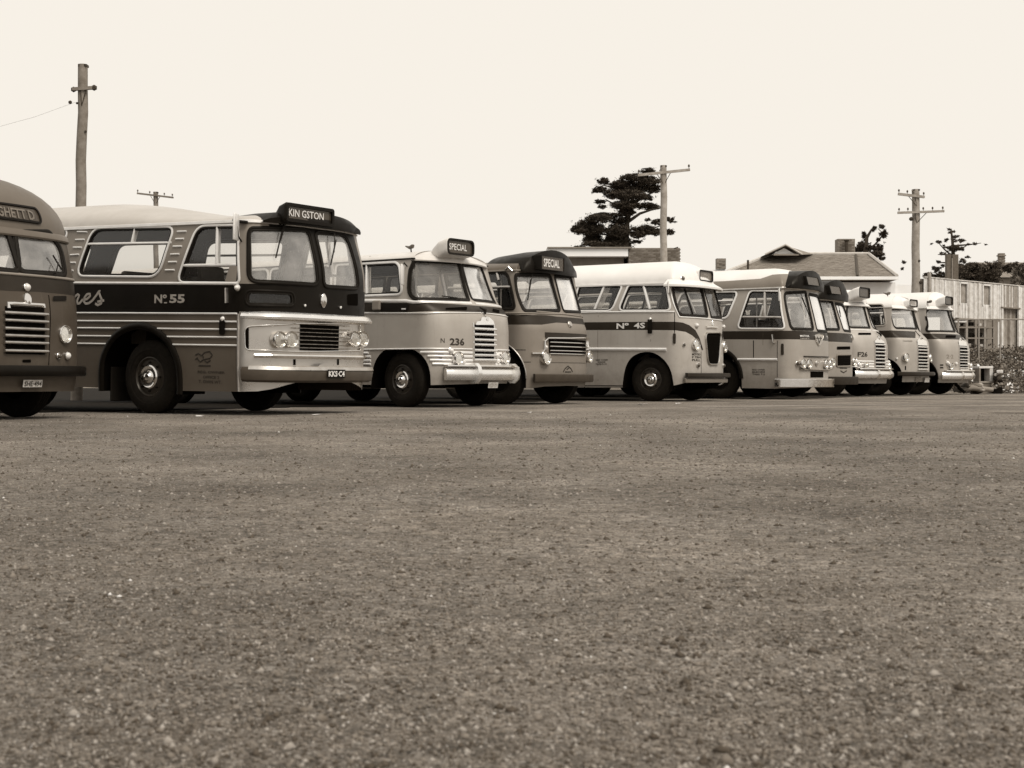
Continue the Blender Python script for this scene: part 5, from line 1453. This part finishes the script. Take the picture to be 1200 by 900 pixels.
# ------------------------------------------------------------------ poles
mat('pole_wood', .17, .85, 0, .3, 5, bump=.006); mat('pole_wood_pale', .26, .85, 0, .3, 5, bump=.006); mat('iron', .04, .6, .5, .3, 8); mat('porcelain', .05, .25, 0, .2, 8)
def pole(top, D, dia, label, arms, m='pole_wood', lean=0.0, base_z=0.0, extras=()):
    x, z = top
    r = empty('power_pole', (x-lean*z, D, base_z), (0, 0, 0), label, 'power pole', 'timber power poles')
    h = z-base_z; n = 14
    path = [(lean*h*i/n+.012*math.sin(i*1.7), .01*math.cos(i*2.1), h*i/n) for i in range(n+1)]
    tube('pole', path, [dia*.62-(dia*.12)*i/n for i in range(n+1)], r, m, 12)
    bm = bmesh.new(); box(bm, (lean*h, 0, h-.03), (dia*.9, dia*.9, .05)); bm_obj('pole_cap', bm, r, 'iron')
    for (x0, z0, x1, z1, th, ins) in arms:
        a, b = Vector((x0-r.location.x, -dia*.55, z0-base_z)), Vector((x1-r.location.x, -dia*.55+.02, z1-base_z))
        V, Fc = tube_data([a, a*.5+b*.5, b], th, 4); ar = mesh('crossarm', V, Fc, r, m)
        for t in ins:
            p = a*(1-t)+b*t
            V, Fc = lathe([(0, .01), (.05, .01), (.055, .03), (.1, .034), (.13, .02), (.14, .0001)], 8)
            mesh('insulator', orient(V, p+Vector((0, 0, th*.6)), (0, 0, 1), (0, 1, 0)), Fc, ar, 'porcelain')
        c = Vector((lean*(z0+z1)/2, -dia*.55, (z0+z1)/2-base_z-.38))
        for t in (.36, .64): V, Fc = tube_data([c+Vector((0, .02, 0)), a*(1-t)+b*t], .012, 5); mesh('brace', V, Fc, ar, 'iron')
    for p, s in extras:
        bm = bmesh.new(); bmesh.ops.create_icosphere(bm, subdivisions=1, radius=s); bmesh.ops.transform(bm, matrix=Matrix.Translation((p[0]-r.location.x, -dia*.4, p[1]-base_z)), verts=bm.verts)
        bm_obj('fitting', bm, r, 'iron')
    return r
pole((-9.446, 7.418), 32, .21, 'thick plain timber pole standing behind the leftmost buses, leaning slightly',
     [(-9.656, 6.853, -9.167, 6.891, .05, ())], lean=.022,
     extras=[((-9.186, 6.891), .07), ((-9.638, 6.853), .065), ((-9.713, 6.571), .045), ((-9.562, 6.552), .03), ((-9.374, 5.931), .03)])
pole((-15.208, 8.469), 62, .2, 'pole top with one thin crossarm just showing above the No 55 bus roof',
     [(-15.992, 8.396, -14.442, 8.214, .05, (.02, .35, .75, .97))])
pole((4.701, 7.104), 45, .20, 'timber pole with a single crossarm standing in front of the big dark tree',
     [(3.891, 6.787, 5.506, 6.959, .055, (.02, .98))], 'pole_wood_pale')
pole((14.190, 7.145), 51, .26, 'tall knotty timber pole carrying two crossarms near the right edge',
     [(13.530, 6.965, 14.460, 6.860, .06, (.03, .35, .55, .97)), (13.515, 6.305, 15.150, 6.365, .055, (.03, .22, .55, .75, .97))], 'pole_wood_pale',
     extras=[((13.995, 6.095), .08), ((14.340, 3.875), .07), ((14.280, 4.625), .05)])

sw = empty('service_wire', (-9.562, 31.8, 6.552), (0, 0, 0), 'thin service wire running down to the left from the thick timber pole', 'wire')
tube('wire', [(-3.2*t, -4*t, -1.55*t-.5*t*(1-t)*2) for t in (0, .2, .4, .6, .8, 1.0)], .0022, sw, 'iron', 5)

# ------------------------------------------------------------------ trees
mat('leaf_dark', .05, .75, 0, .3, 3, spec=.2); mat('leaf_mid', .10, .75, 0, .3, 3, spec=.2); mat('leaf_pale', .17, .75, 0, .3, 3, spec=.2); mat('bark', .035, .9, 0, .3, 5)
def tree(name, label, cat, D, trunk, limbs, clumps, leaf, count, size, mats, depth=.8, flat=.5, seed=1, group=None):
    """trunk and limbs as tapered tubes; foliage as leaf-sized faces in clumps along them"""
    rg = random.Random(seed)
    root = empty(name, (trunk[0][0], D, 0), (0, 0, 0), label, cat, group)
    ox = trunk[0][0]
    tp = [(x-ox, 0, z) for x, z in trunk]; n = len(tp)
    tube('trunk', tp, [size[0]*(1-.75*i/(n-1)) for i in range(n)], root, 'bark', 9)
    if limbs:
        V, Fc = join([tube_data([(x-ox, rg.uniform(-.3, .3)*i, z) for i, (x, z) in enumerate(l)], [size[0]*.38*(1-.75*i/(len(l)-1)) for i in range(len(l))], 6) for l in limbs])
        mesh('limbs', V, Fc, root, 'bark', 50)
    V, Fc, mi = [], [], []
    tot = sum(c[2]*c[3] for c in clumps)
    for (cx, cz, rx, rz) in clumps:
        k = max(14, int(count*rx*rz/tot)); cy = rg.uniform(-1, 1)*depth
        sub = [(rg.gauss(0, .5), rg.gauss(0, .5), rg.gauss(0, .48)) for _ in range(max(5, k//34))]
        for _ in range(k):
            s = rg.choice(sub); q = [s[i]+rg.gauss(0, .13) for i in range(3)]
            l = math.sqrt(q[0]**2+q[1]**2+q[2]**2)
            if l > 1.08 and rg.random() < .86: q = [v/l*rg.uniform(.8, 1.12) for v in q]
            p = Vector((cx-ox+q[0]*rx, cy+q[1]*(rx*.8+rz*.2), cz+q[2]*rz))
            nrm = Vector((rg.gauss(0, 1), rg.gauss(0, 1), rg.gauss(0, 1)+flat*2)).normalized()
            a = nrm.orthogonal().normalized(); a.rotate(Matrix.Rotation(rg.uniform(0, 6.28), 3, nrm)); b = nrm.cross(a)
            w = leaf*rg.uniform(.6, 1.4); o = len(V)
            V += [p-a*w, p-b*w*.3, p+a*w*1.3, p+b*w*.3+nrm*w*.2]
            Fc.append((o, o+1, o+2, o+3)); mi.append(rg.choices(range(len(mats)), [6, 2, 1][:len(mats)])[0])
    mesh('crown', V, Fc, root, list(mats), None, mi)
    return root
def cl(D, ox, oy, k, L):
    s = 1700/D; out = []
    for cx, cy, rx, ry in L:
        out.append(((ox+cx/k-600)/s, (443.5-(oy+cy/k))/s+.5, rx/k/s, ry/k/s))
    return out
def pt(D, ox, oy, k, L):
    s = 1700/D
    return [((ox+x/k-600)/s, (443.5-(oy+y/k))/s+.5) for x, y in L]
K1 = (90, 650, 180, 6.43)
tree('cypress_tree', 'big dark wind-shaped cypress rising behind the middle buses', 'tree', 90,
     [(6.988, 0)]+pt(*K1, [(525, 760), (535, 640), (545, 520), (570, 400), (600, 280)]),
     [pt(*K1, l) for l in ([(545, 520), (640, 455), (730, 425), (800, 415)], [(540, 560), (440, 490), (300, 490)], [(550, 480), (480, 400), (380, 350)], [(570, 400), (660, 330), (760, 290)], [(535, 640), (420, 620), (250, 580)], [(540, 600), (650, 590), (800, 540)], [(590, 300), (640, 220), (700, 150)], [(570, 380), (500, 270), (360, 230)])],
     cl(*K1, [(a_, b_, c_*1.12, d_*1.22) for a_, b_, c_, d_ in [(690, 148, 50, 20), (600, 190, 100, 28), (480, 232, 70, 24), (360, 222, 40, 20), (345, 262, 40, 22), (310, 285, 28, 14), (560, 255, 130, 34), (700, 222, 80, 32), (740, 268, 62, 26), (385, 300, 26, 16), (340, 360, 42, 13), (450, 318, 60, 28), (570, 330, 100, 34), (680, 330, 50, 18), (730, 330, 22, 10), (345, 412, 32, 13), (520, 400, 100, 26), (700, 390, 70, 20), (765, 395, 40, 14), (300, 455, 26, 12), (390, 470, 90, 18), (320, 505, 90, 26), (490, 505, 70, 22), (230, 545, 70, 32), (300, 580, 90, 36), (165, 570, 40, 22), (470, 590, 80, 45), (620, 600, 60, 34), (690, 575, 60, 26), (780, 515, 45, 20), (860, 505, 30, 18), (850, 600, 40, 18), (750, 600, 60, 22), (290, 640, 70, 30), (470, 660, 90, 45), (190, 710, 42, 12), (290, 692, 80, 20), (420, 700, 70, 26), (545, 690, 40, 28), (700, 505, 22, 9), (625, 655, 40, 12), (880, 525, 22, 8), (540, 450, 60, 26), (200, 600, 50, 20)]]),
     .062, 120000, (.30,), ('leaf_dark', 'leaf_dark', 'leaf_mid'), 1.0, .9, 4)
K2 = (95, 1000, 215, 6)
tree('gum_tree', 'dark ragged gum tree showing above the hipped roof beside its chimney', 'tree', 95,
     [(23.247, 0)]+pt(*K2, [(90, 560), (85, 460), (95, 380), (130, 320)]), [pt(*K2, [(90, 480), (150, 430), (200, 360), (190, 310)]), pt(*K2, [(90, 520), (180, 500), (210, 520)])],
     cl(*K2, [(185, 310, 20, 14), (140, 325, 18, 16), (95, 365, 15, 30), (200, 360, 22, 26), (165, 400, 10, 12), (75, 430, 38, 22), (45, 462, 42, 22), (110, 455, 40, 18), (190, 455, 34, 30), (180, 500, 36, 18), (220, 530, 18, 18), (10, 480, 20, 22), (120, 500, 60, 20), (345, 555, 10, 9), (345, 600, 7, 6)]), .10, 8000, (.25,), ('leaf_dark', 'leaf_dark', 'leaf_mid'), .7, .3, 9)
K3 = (80, 1000, 215, 6)
tree('gum_tree', 'thin airy gum tree with separate tufts of leaves above the timber shed', 'tree', 80,
     [(24.329, 0)]+pt(*K3, [(705, 700), (705, 560), (700, 450), (692, 370), (685, 320)]), [pt(*K3, [(705, 520), (640, 460), (600, 410)]), pt(*K3, [(702, 470), (760, 455), (800, 432)]), pt(*K3, [(700, 560), (640, 555), (600, 550)]), pt(*K3, [(700, 500), (650, 500), (600, 498)]), pt(*K3, [(690, 440), (820, 430), (880, 424)])],
     cl(*K3, [(685, 320, 16, 6), (717, 335, 14, 6), (660, 350, 9, 7), (740, 370, 24, 7), (690, 380, 14, 7), (610, 404, 26, 11), (650, 398, 20, 10), (715, 408, 36, 12), (572, 418, 8, 6), (645, 455, 24, 7), (700, 465, 50, 22), (770, 460, 22, 9), (795, 430, 10, 5), (720, 500, 26, 22), (605, 498, 22, 7), (610, 550, 24, 8), (595, 600, 32, 22), (555, 640, 55, 16), (640, 575, 18, 7), (875, 423, 18, 5), (905, 437, 7, 4), (795, 520, 14, 9), (755, 550, 26, 16), (620, 640, 50, 20), (770, 600, 40, 40), (850, 420, 8, 3), (610, 443, 8, 4)]), .075, 6500, (.16,), ('leaf_dark', 'leaf_mid', 'leaf_dark'), .6, .5, 12)
tree('dark_bush', 'broad dark evergreen bush behind the timber shed roofline', 'bush', 74,
     [(23.941, 0)]+pt(74, 1000, 215, 6, [(900, 740), (900, 660), (905, 600)]), [],
     cl(74, 1000, 215, 6, [(880, 600, 90, 48), (960, 610, 80, 45), (800, 640, 60, 55), (1000, 650, 55, 60), (900, 680, 110, 45), (1075, 600, 50, 30), (840, 700, 80, 40), (980, 720, 80, 40), (760, 690, 40, 30)]), .10, 14000, (.2,), ('leaf_dark', 'leaf_mid', 'leaf_dark'), .8, .4, 15)
tree('pale_bush', 'pale grey leafy bush at the right edge behind the shed', 'bush', 68,
     [(23.680, 0)]+pt(68, 1000, 215, 6, [(1160, 740), (1155, 680), (1150, 620)]), [],
     cl(68, 1000, 215, 6, [(1150, 640, 50, 50), (1175, 600, 40, 36), (1120, 690, 36, 40), (1190, 670, 40, 60), (1240, 640, 60, 60)]), .085, 7500, (.15,), ('leaf_pale', 'leaf_mid', 'leaf_pale'), .6, .3, 16)

# ------------------------------------------------------------------ buildings behind
mat('white_wall', .86, .8, 0, .05, 1.2, dirt=.15); mat('brick_a', .13, .85, 0, .2, 9); mat('brick_b', .17, .85, 0, .2, 9); mat('brick_c', .10, .85, 0, .2, 9); mat('mortar', .2, .9, 0, .15, 8)
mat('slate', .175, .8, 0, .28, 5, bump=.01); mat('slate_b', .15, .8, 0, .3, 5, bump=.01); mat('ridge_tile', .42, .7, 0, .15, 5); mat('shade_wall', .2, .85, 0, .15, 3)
def solid(name, c, s, parent, m, bev=0.0):
    bm = bmesh.new(); box(bm, c, s, bev=bev); return bm_obj(name, bm, parent, m)
def brick_stack(parent, c, s, h=.076, l=.24):
    """a chimney stack or pier: recessed mortar core, each visible brick a piece of its own"""
    core = solid('stack', (c[0], c[1], c[2]), (s[0]-.02, s[1]-.02, s[2]), parent, 'mortar')
    meshes = []
    for i, m in enumerate(('brick_a', 'brick_b', 'brick_c')):
        bm = bmesh.new(); box(bm, (0, 0, 0), (l-.012, .1, h-.012), bev=.0); me = bpy.data.meshes.new('brick'); bm.to_mesh(me); bm.free(); me.materials.append(M(m)); meshes.append(me)
    rows = int(s[2]/h); rg = random.Random(int(c[0]*10))
    for r in range(rows):
        z = c[2]-s[2]/2+(r+.5)*h
        nn = max(1, int(s[0]/l)); off = (r % 2)*.5
        for k in range(nn+1):
            x = c[0]-s[0]/2+(k+off)*l
            if x-l*.3 < c[0]-s[0]/2 or x+l*.3 > c[0]+s[0]/2: continue
            o = bpy.data.objects.new('brick', rg.choice(meshes)); COL.objects.link(o); o.parent = core
            o.location = (x, c[1]-s[1]/2+.042+rg.uniform(-.004, .004), z)
    return core

# house with the hipped slate roof
D = 66.0
hx0, hx1 = 9.240, 17.393
ez = 5.101
rz = 6.535
rx0, rx1 = 12.738, 17.458
hs = empty('house', (0, D, 0), (0, 0, 0), 'white walled house with a hipped slate roof and a small gablet behind the right-hand buses', 'house')
solid('wall', ((hx0+hx1)/2+.4, 5.2, ez/2-.1), (hx1-hx0-.5, 9.6, ez-.2), hs, 'white_wall')
solid('wall', (hx1+.5, 3.6, ez/2-.15), (18.868-hx1+.6, 6, ez-.3), hs, 'white_wall')
bx1 = hx1+.75
Ec = [(hx0, -.4, ez), (hx1, -.4, ez), (bx1, 10.6, ez), (hx0, 10.6, ez)]
RL, RR = (rx0, 5.0, rz), (rx1, 5.0, rz)
rf = mesh('roof', [*Ec, RL, RR, *[(x, y, z-.14) for x, y, z in Ec]], [(0, 1, 5, 4), (1, 2, 5), (2, 3, 4, 5), (3, 0, 4), (6, 9, 8, 7), (0, 6, 7, 1), (1, 7, 8, 2), (2, 8, 9, 3), (3, 9, 6, 0)], hs, 'slate')
# courses of slates on the front slope, laid row over row
V, Fc, mi = [], [], []; rg = random.Random(5)
N = 26
for r in range(N):
    t0, t1 = r/N, (r+1.06)/N
    def edge(t): return (hx0+(rx0-hx0)*t, hx1+(rx1-hx1)*t, -.4+5.4*t, ez+(rz-ez)*t)
    a0, a1, y0, z0 = edge(t0); b0, b1, y1, z1 = edge(min(1, t1))
    x = a0
    while x < a1-.05:
        w = .32; xa, xb = x, min(a1, x+w-.015)
        lo = lambda q: q if True else q
        xa2, xb2 = max(b0, xa), min(b1, xb)
        if xb2 > xa2+.02:
            o = len(V); e = rg.uniform(.018, .034)
            V += [(xa, y0, z0+e), (xb, y0, z0+e), (xb2, y1, z1+.012), (xa2, y1, z1+.012), (xa, y0, z0), (xb, y0, z0)]
            Fc += [(o, o+1, o+2, o+3), (o+4, o+5, o+1, o)]; k = rg.choice((0, 0, 1)); mi += [k, k]
        x += w
sl = mesh('slates', V, Fc, rf, ['slate', 'slate_b'], None, mi); tag(sl, kind='stuff')
for a, b in ((Ec[1], RR), (Ec[0], RL), (RL, RR), (Ec[2], RR)):
    V, Fc = tube_data([Vector(a)+Vector((0, 0, .05)), Vector(b)+Vector((0, 0, .06))], .085, 6); mesh('ridge_capping', V, Fc, rf, 'ridge_tile')
solid('gutter', ((hx0+hx1)/2, -.48, ez-.07), (hx1-hx0+.1, .13, .14), rf, 'white_wall')
# gablet at the left end of the ridge
gx0, gxp, gx1 = 12.055, 12.907, 14.743
gz0, gzp = 6.345, 6.779
mesh('gablet_roof', [(gx0-.1, 2.6, gz0), (gxp, 2.5, gzp), (gxp+.2, 6, gzp), (gx0-.1, 6, gz0), (gxp+.75, 2.55, gz0), (gx1, 5.0, rz+.05)], [(0, 1, 2, 3), (1, 4, 5, 2)], rf, 'slate')
mesh('gablet_face', [(gx0+.25, 2.75, gz0+.02), (gxp+.55, 2.75, gz0+.02), (gxp-.02, 2.75, gzp-.1)], [(0, 1, 2)], rf, 'white_wall')
V, Fc = tube_data([(gx0-.1, 2.55, gz0+.02), (gxp, 2.45, gzp+.03), (gxp+.78, 2.5, gz0+.02)], .05, 5); mesh('barge_board', V, Fc, rf, 'ridge_tile')
solid('gablet_sill', ((gx0+gxp+.75)/2+.1, 2.6, gz0+.0), (1.2, .2, .07), rf, 'shade_wall')
V, Fc = tube_data([(15.607, -.45, ez+.02), (16.789, 4.85, rz-.02)], .07, 6); mesh('roof_pipe', V, Fc, rf, 'iron')
V, Fc = tube_data([(10.878, .9, 5.525), (10.878, .9, 5.959)], .05, 6); mesh('finial', V, Fc, rf, 'iron')
brick_stack(hs, (16.976, 8.0, 6.964), (17.434-16.541, .7, 1.25))
V, Fc = tube_data([(16.919, 7.4, 6.662), (16.919, 7.4, 7.392), (16.919, 7.4, 7.499)], [.09, .09, .14], 8); mesh('flue', V, Fc, hs, 'iron')

# low flat-roofed shop building behind the pale bus
D = 70.0
sb = empty('flat_roofed_building', (0, D, 0), (0, 0, 0), 'flat-roofed building with a white fascia and a brown brick end behind the white-roofed bus', 'building')
ax0, axm, ax1 = 1.647, 5.579, 8.112
az0, az1, azb = 6.368, 6.738, 6.800
solid('wall', ((ax0+axm)/2, 3.2, az0/2), (axm-ax0-.3, 5.5, az0), sb, 'shade_wall')
solid('fascia', ((ax0+axm)/2, 3.0, (az0+az1)/2), (axm-ax0, 6.6, az1-az0), sb, 'white_wall')
solid('fascia', ((ax0+axm)/2+.1, 3.0, az1+.04), (axm-ax0+.1, 6.8, .07), sb, 'shade_wall')
bw_ = brick_stack(sb, ((axm+ax1)/2+.02, 3.0, azb-1.2), (ax1-axm-.04, 6.0, 2.4))
solid('wall', ((axm+ax1)/2, 3.1, (azb-2.4)/2), (ax1-axm-.06, 5.6, azb-2.4), sb, 'brick_a')
V, Fc = tube_data([(7.712, -.8, az1-.05), (7.915, -.8, az1+.02)], .03, 5); mesh('bracket', V, Fc, sb, 'iron')
ch = empty('chimney', (8.629, 60, 0), (0, 0, 0), 'square brick chimney standing alone against the sky above the pale bus', 'chimney')
solid('wall', (0, .4, 5.000/2), (1.6, 1.0, 4.965), ch, 'white_wall')
brick_stack(ch, (0, 0, 5.229), (.40, .40, .44))
tc_ = empty('chimney', (21.812, 72, 0), (0, 0, 0), 'dark paired chimney flues in front of the thin gum tree', 'chimney')
for dx, w_ in ((-.17, .22), (.14, .30)):
    solid('flue', (dx, 0, 6.641/2), (w_, .35, 6.641), tc_, 'brick_c', .01)
solid('flue_pipe', (-.03, -.2, 6.451/2), (.05, .05, 6.451), tc_, 'shade_wall')
fh = empty('house', (29.506, 88, 0), (0, 0, 0), 'low roofed house with a plain chimney behind the bushes at far right', 'house')
fz, fe = 7.540, 6.425
fx0, fx1 = 26.504-fh.location.x, 33.129-fh.location.x
mesh('roof', [(fx0, -3, fe), (fx1, -3, fe), (fx1, 3, fe), (fx0, 3, fe), (fx0+1.2, 0, fz), (fx1-1.2, 0, fz)], [(0, 1, 5, 4), (1, 2, 5), (2, 3, 4, 5), (3, 0, 4)], fh, 'slate')
solid('wall', ((fx0+fx1)/2, 0, fe/2), (fx1-fx0-.5, 5.4, fe-.02), fh, 'shade_wall')
brick_stack(fh, (29.265-fh.location.x, -1.2, 7.506), (.34, .4, .95))
solid('chimney_cap', (29.265-fh.location.x, -1.2, 7.845), (.42, .48, .07), fh, 'shade_wall')

# ------------------------------------------------------------------ timber shed on the bank
mat('board_a', .55, .85, 0, .28, 5, dirt=.35); mat('board_b', .45, .85, 0, .3, 5, dirt=.4); mat('board_c', .64, .85, 0, .22, 5, dirt=.3); mat('board_dark', .16, .85, 0, .3, 4); mat('board_grey', .26, .85, 0, .3, 4)
p0 = Vector((15.058, 53, 0)); p1 = Vector((21.770, 59.5, 0)); dr = (p1-p0).normalized(); LN = (p1-p0).length
shed = empty('timber_shed', p0, (0, 0, math.atan2(dr.y, dr.x)), 'long shed of weathered upright boards with two windows and a plank door', 'shed')
zt, zmid, zb_ = 4.18, 2.78, 1.72
def along(px):
    """distance along the wall of a sight line"""
    k = (px-600)/1700
    return (k*p0.y-p0.x)/(dr.x-k*dr.y)
wA, wB, dA = (along(1124), along(1133)), (along(1151), along(1160)), (along(1174), along(1192))
solid('backing', (LN/2, .14, (zt+zmid)/2), (LN, .1, zt-zmid-.06), shed, 'board_dark')
bmesh_cache = {}
x = 0.0; rg = random.Random(21)
while x < LN:
    w = rg.uniform(.105, .15); c = x+w/2
    door = dA[0] < c < dA[1]; win = any(a < c < b for a, b in (wA, wB))
    top = zt+rg.uniform(-.015, .015); bot = zmid+rg.uniform(-.03, .02)
    if c > dA[0]-.35: bot = zb_
    segs = [(bot, top, rg.choice(('board_a', 'board_a', 'board_b', 'board_c')))]
    if win: segs = [(bot, zmid+.58, segs[0][2])]
    if door: segs = [(zb_, 3.274, 'board_grey' if rg.random() < .8 else 'board_dark'), (3.274+.02, top, rg.choice(('board_b', 'board_grey')))]
    for z0, z1, m_ in segs:
        o = solid('board', (c, rg.uniform(0, .022)+(.09 if door and z0 == zb_ else 0), (z0+z1)/2), (w-.014, .03, z1-z0), shed, m_)
    x += w
for a, b in (wA, wB):
    f = solid('window', ((a+b)/2, .05, zmid+.95), (b-a, .03, .72), shed, 'board_grey')
    for (cx, cz, sx, sz) in ((a, zmid+.95, .07, .84), (b, zmid+.95, .07, .84), ((a+b)/2, zmid+1.34, b-a+.1, .07)):
        solid('frame', (cx, -.02, cz), (sx, .05, sz), f, 'board_c')
for q in (dA[0]-.05, dA[1]+.05): solid('door_post', (q, -.03, (zb_+zt)/2), (.1, .07, zt-zb_), shed, 'board_c')
solid('door_head', ((dA[0]+dA[1])/2, -.04, 3.290), (dA[1]-dA[0]+.25, .1, .05), shed, 'board_dark')
solid('ledge', (along(1145), -.05, zmid-.03), (along(1170)-along(1123), .12, .07), shed, 'board_dark')
solid('cap_rail', (LN/2, .02, zt+.03), (LN, .1, .04), shed, 'board_b')
solid('corner_post', (along(1087.5), -.05, zt-.5), (.13, .08, 1.4), shed, 'board_grey')
# rack of stored timber under the boards
rk = empty('timber_rack', (17.504, 54.8, 0), (0, 0, .25), 'dark timber rack stacked with odds and ends below the shed boards', 'rack')
rw = 1.55; rz0, rz1 = 1.45, 2.72
solid('back_panel', (0, .45, (rz0+rz1)/2), (rw, .05, rz1-rz0), rk, 'board_dark')
for i in range(5): solid('post', (-rw/2+rw*i/4, 0, (rz0+rz1)/2+.02), (.09, .09, rz1-rz0), rk, 'board_grey' if i % 2 else 'shade_wall')
for z in (1.62, 2.02, 2.42): solid('shelf', (0, .2, z), (rw, .5, .05), rk, 'shade_wall')
for i in range(16):
    z = rg.choice((1.68, 2.08, 2.48)); s_ = rg.uniform(.1, .26)
    solid('stored_block', (rg.uniform(-rw/2+.1, rw/2-.1), rg.uniform(.05, .3), z+s_*.35), (s_, .2, s_*.6), rk, rg.choice(('board_dark', 'board_grey', 'board_b', 'chassis')), .01)
pk = solid('plank', (16.648, 53.9, 2.609), (.42, .2, .06), None, 'board_c'); tag(pk, 'short white plank lying on top of the timber rack', 'plank')
rl = empty('pipe_rail', (16.398, 53.3, 0), (0, 0, 0), 'thin horizontal pipe rail in front of the timber shed', 'rail')
tube('rail', [(0, 0, 2.670), (19.439-16.398, 0, 2.670)], .028, rl, 'board_grey', 6)
for px_ in (16.398, 17.150, 17.934, 19.282): tube('post', [(px_-rl.location.x, 0, .9), (px_-rl.location.x, 0, 2.670)], .028, rl, 'board_grey', 6)

# weeds and rubble on the bank
V, Fc, mi = [], [], []; rg = random.Random(31)
for k in range(900):
    x = rg.uniform(14.9, 20.6); y = rg.uniform(48.4, 55.0)
    if x < 15.6 and y < 50: continue
    gz = ground_z(x, y); h = rg.uniform(.18, .55)*(1.0 if y > 50 else .8)
    tone = rg.choices((0, 1, 2, 3), (2, 4, 6, 1.0))[0]
    for j in range(26):
        p = Vector((x+rg.gauss(0, .16), y+rg.gauss(0, .16), gz+h*rg.random()**.7))
        nrm = Vector((rg.gauss(0, 1), rg.gauss(0, 1)-.5, rg.gauss(0, 1)+.6)).normalized(); a = nrm.orthogonal().normalized(); a.rotate(Matrix.Rotation(rg.uniform(0, 6.28), 3, nrm)); b = nrm.cross(a)
        w = rg.uniform(.03, .075); o = len(V)
        V += [p-a*w, p-b*w*.5, p+a*w, p+b*w*.5]; Fc.append((o, o+1, o+2, o+3)); mi.append(tone if rg.random() < .8 else 1)
mat('flower_white', .7, .7, 0, .1, 10)
wd = mesh('weeds', V, Fc, None, ['leaf_dark', 'leaf_mid', 'leaf_pale', 'flower_white'], None, mi); tag(wd, 'tangle of pale and dark weeds growing on the bank at the right', 'weeds', None, 'stuff')
def lump(name, c, s, m, label=None, cat=None, group=None, seed=0, parent=None):
    bm = bmesh.new(); bmesh.ops.create_icosphere(bm, subdivisions=2, radius=1.0); rr = random.Random(seed)
    ph = [rr.uniform(0, 6) for _ in range(6)]
    for v in bm.verts:
        k = 1+.18*math.sin(v.co.x*3+ph[0])+.16*math.sin(v.co.y*3.3+ph[1])+.14*math.sin(v.co.z*4+ph[2])
        v.co = Vector((v.co.x*s[0]*k, v.co.y*s[1]*k, v.co.z*s[2]*k))
    o = bm_obj(name, bm, parent, m); o.location = c; o.rotation_euler = (0, 0, rr.uniform(0, 3))
    if label: tag(o, label, cat, group)
    return o
RV, RF = [], []
for i in range(22):
    x = rg.uniform(16.6, 19.9); y = rg.uniform(50.6, 53.4); a, b_, c_ = rg.uniform(.08, .28), rg.uniform(.08, .2), rg.uniform(.05, .15)
    bm = bmesh.new(); bmesh.ops.create_icosphere(bm, subdivisions=1, radius=1.0); o_ = len(RV)
    RV += [(x+v.co.x*a*rg.uniform(.8, 1.2), y+v.co.y*b_*rg.uniform(.8, 1.2), ground_z(x, y)+.08+v.co.z*c_*rg.uniform(.7, 1.2)) for v in bm.verts]
    RF += [tuple(v.index+o_ for v in f.verts) for f in bm.faces]; bm.free()
rb_ = mesh('rubble', RV, RF, None, 'white_wall'); tag(rb_, 'pale broken rubble strewn among the weeds below the shed door', 'rubble', None, 'stuff')
# scrap beside the last bus
D = 47.0
bx = empty('crate', (15.261, 47, 0), (0, 0, .2), 'pale open-fronted metal crate on the ground beside the last bus', 'crate')
cw = .5
solid('top', (0, 0, .86), (cw, .4, .07), bx, 'board_c', .01); solid('side', (-cw/2+.03, 0, .62), (.06, .38, .42), bx, 'board_dark'); solid('side', (cw/2-.06, 0, .62), (.12, .38, .42), bx, 'board_a', .01); solid('base', (0, 0, .38), (cw, .4, .06), bx, 'board_grey', .01); solid('back', (0, .17, .62), (cw-.14, .04, .42), bx, 'chassis')
solid('stand', (0, 0, .18), (cw*.8, .35, .34), bx, 'board_dark')
en = empty('engine_block', (15.648, 46.8, 0), (0, 0, -.3), 'rusty old engine block standing at the right end of the scrap', 'engine')
lump('casting', (0, 0, .5), (.14, .16, .3), 'iron', parent=en, seed=3)
for i in range(9):
    solid('fitting', (rg.uniform(-.14, .14), rg.uniform(-.2, -.08), .2+.07*i), (rg.uniform(.05, .16), rg.uniform(.05, .12), rg.uniform(.03, .09)), en, rg.choice(('chassis', 'iron', 'board_grey', 'board_b')), .008)
for i in range(3): tube('hose', [(rg.uniform(-.15, .15), -.15, .2+.2*i), (rg.uniform(-.15, .15), -.24, .3+.18*i), (rg.uniform(-.15, .15), -.12, .42+.15*i)], .022, en, rg.choice(('chassis', 'shade_wall')), 6)
solid('sump', (0, 0, .12), (.34, .3, .22), en, 'chassis', .03); solid('manifold', (.08, -.1, .72), (.2, .2, .1), en, 'board_c', .02)
lg = empty('scrap_axle', (14.734, 46.3, 0), (0, 0, .1), 'rusted axle and body scrap lying on the gravel before the crate', 'scrap')
for i in range(9):
    lump('scrap_piece', (rg.uniform(-.45, .45), rg.uniform(-.15, .25), rg.uniform(.06, .3)), (rg.uniform(.1, .3), rg.uniform(.08, .16), rg.uniform(.04, .11)), rg.choice(('board_grey', 'shade_wall', 'iron', 'board_dark')), parent=lg, seed=40+i)
tube('axle_tube', [(-.7, -.1, .12), (-.1, -.15, .2), (.55, -.2, .14)], [.06, .09, .07], lg, 'shade_wall', 8)
tube('leaf_spring', [(-.75, -.2, .4), (-.55, -.22, .18), (-.4, -.25, .05)], .05, lg, 'chassis', 6)
bpy.context.view_layer.update()
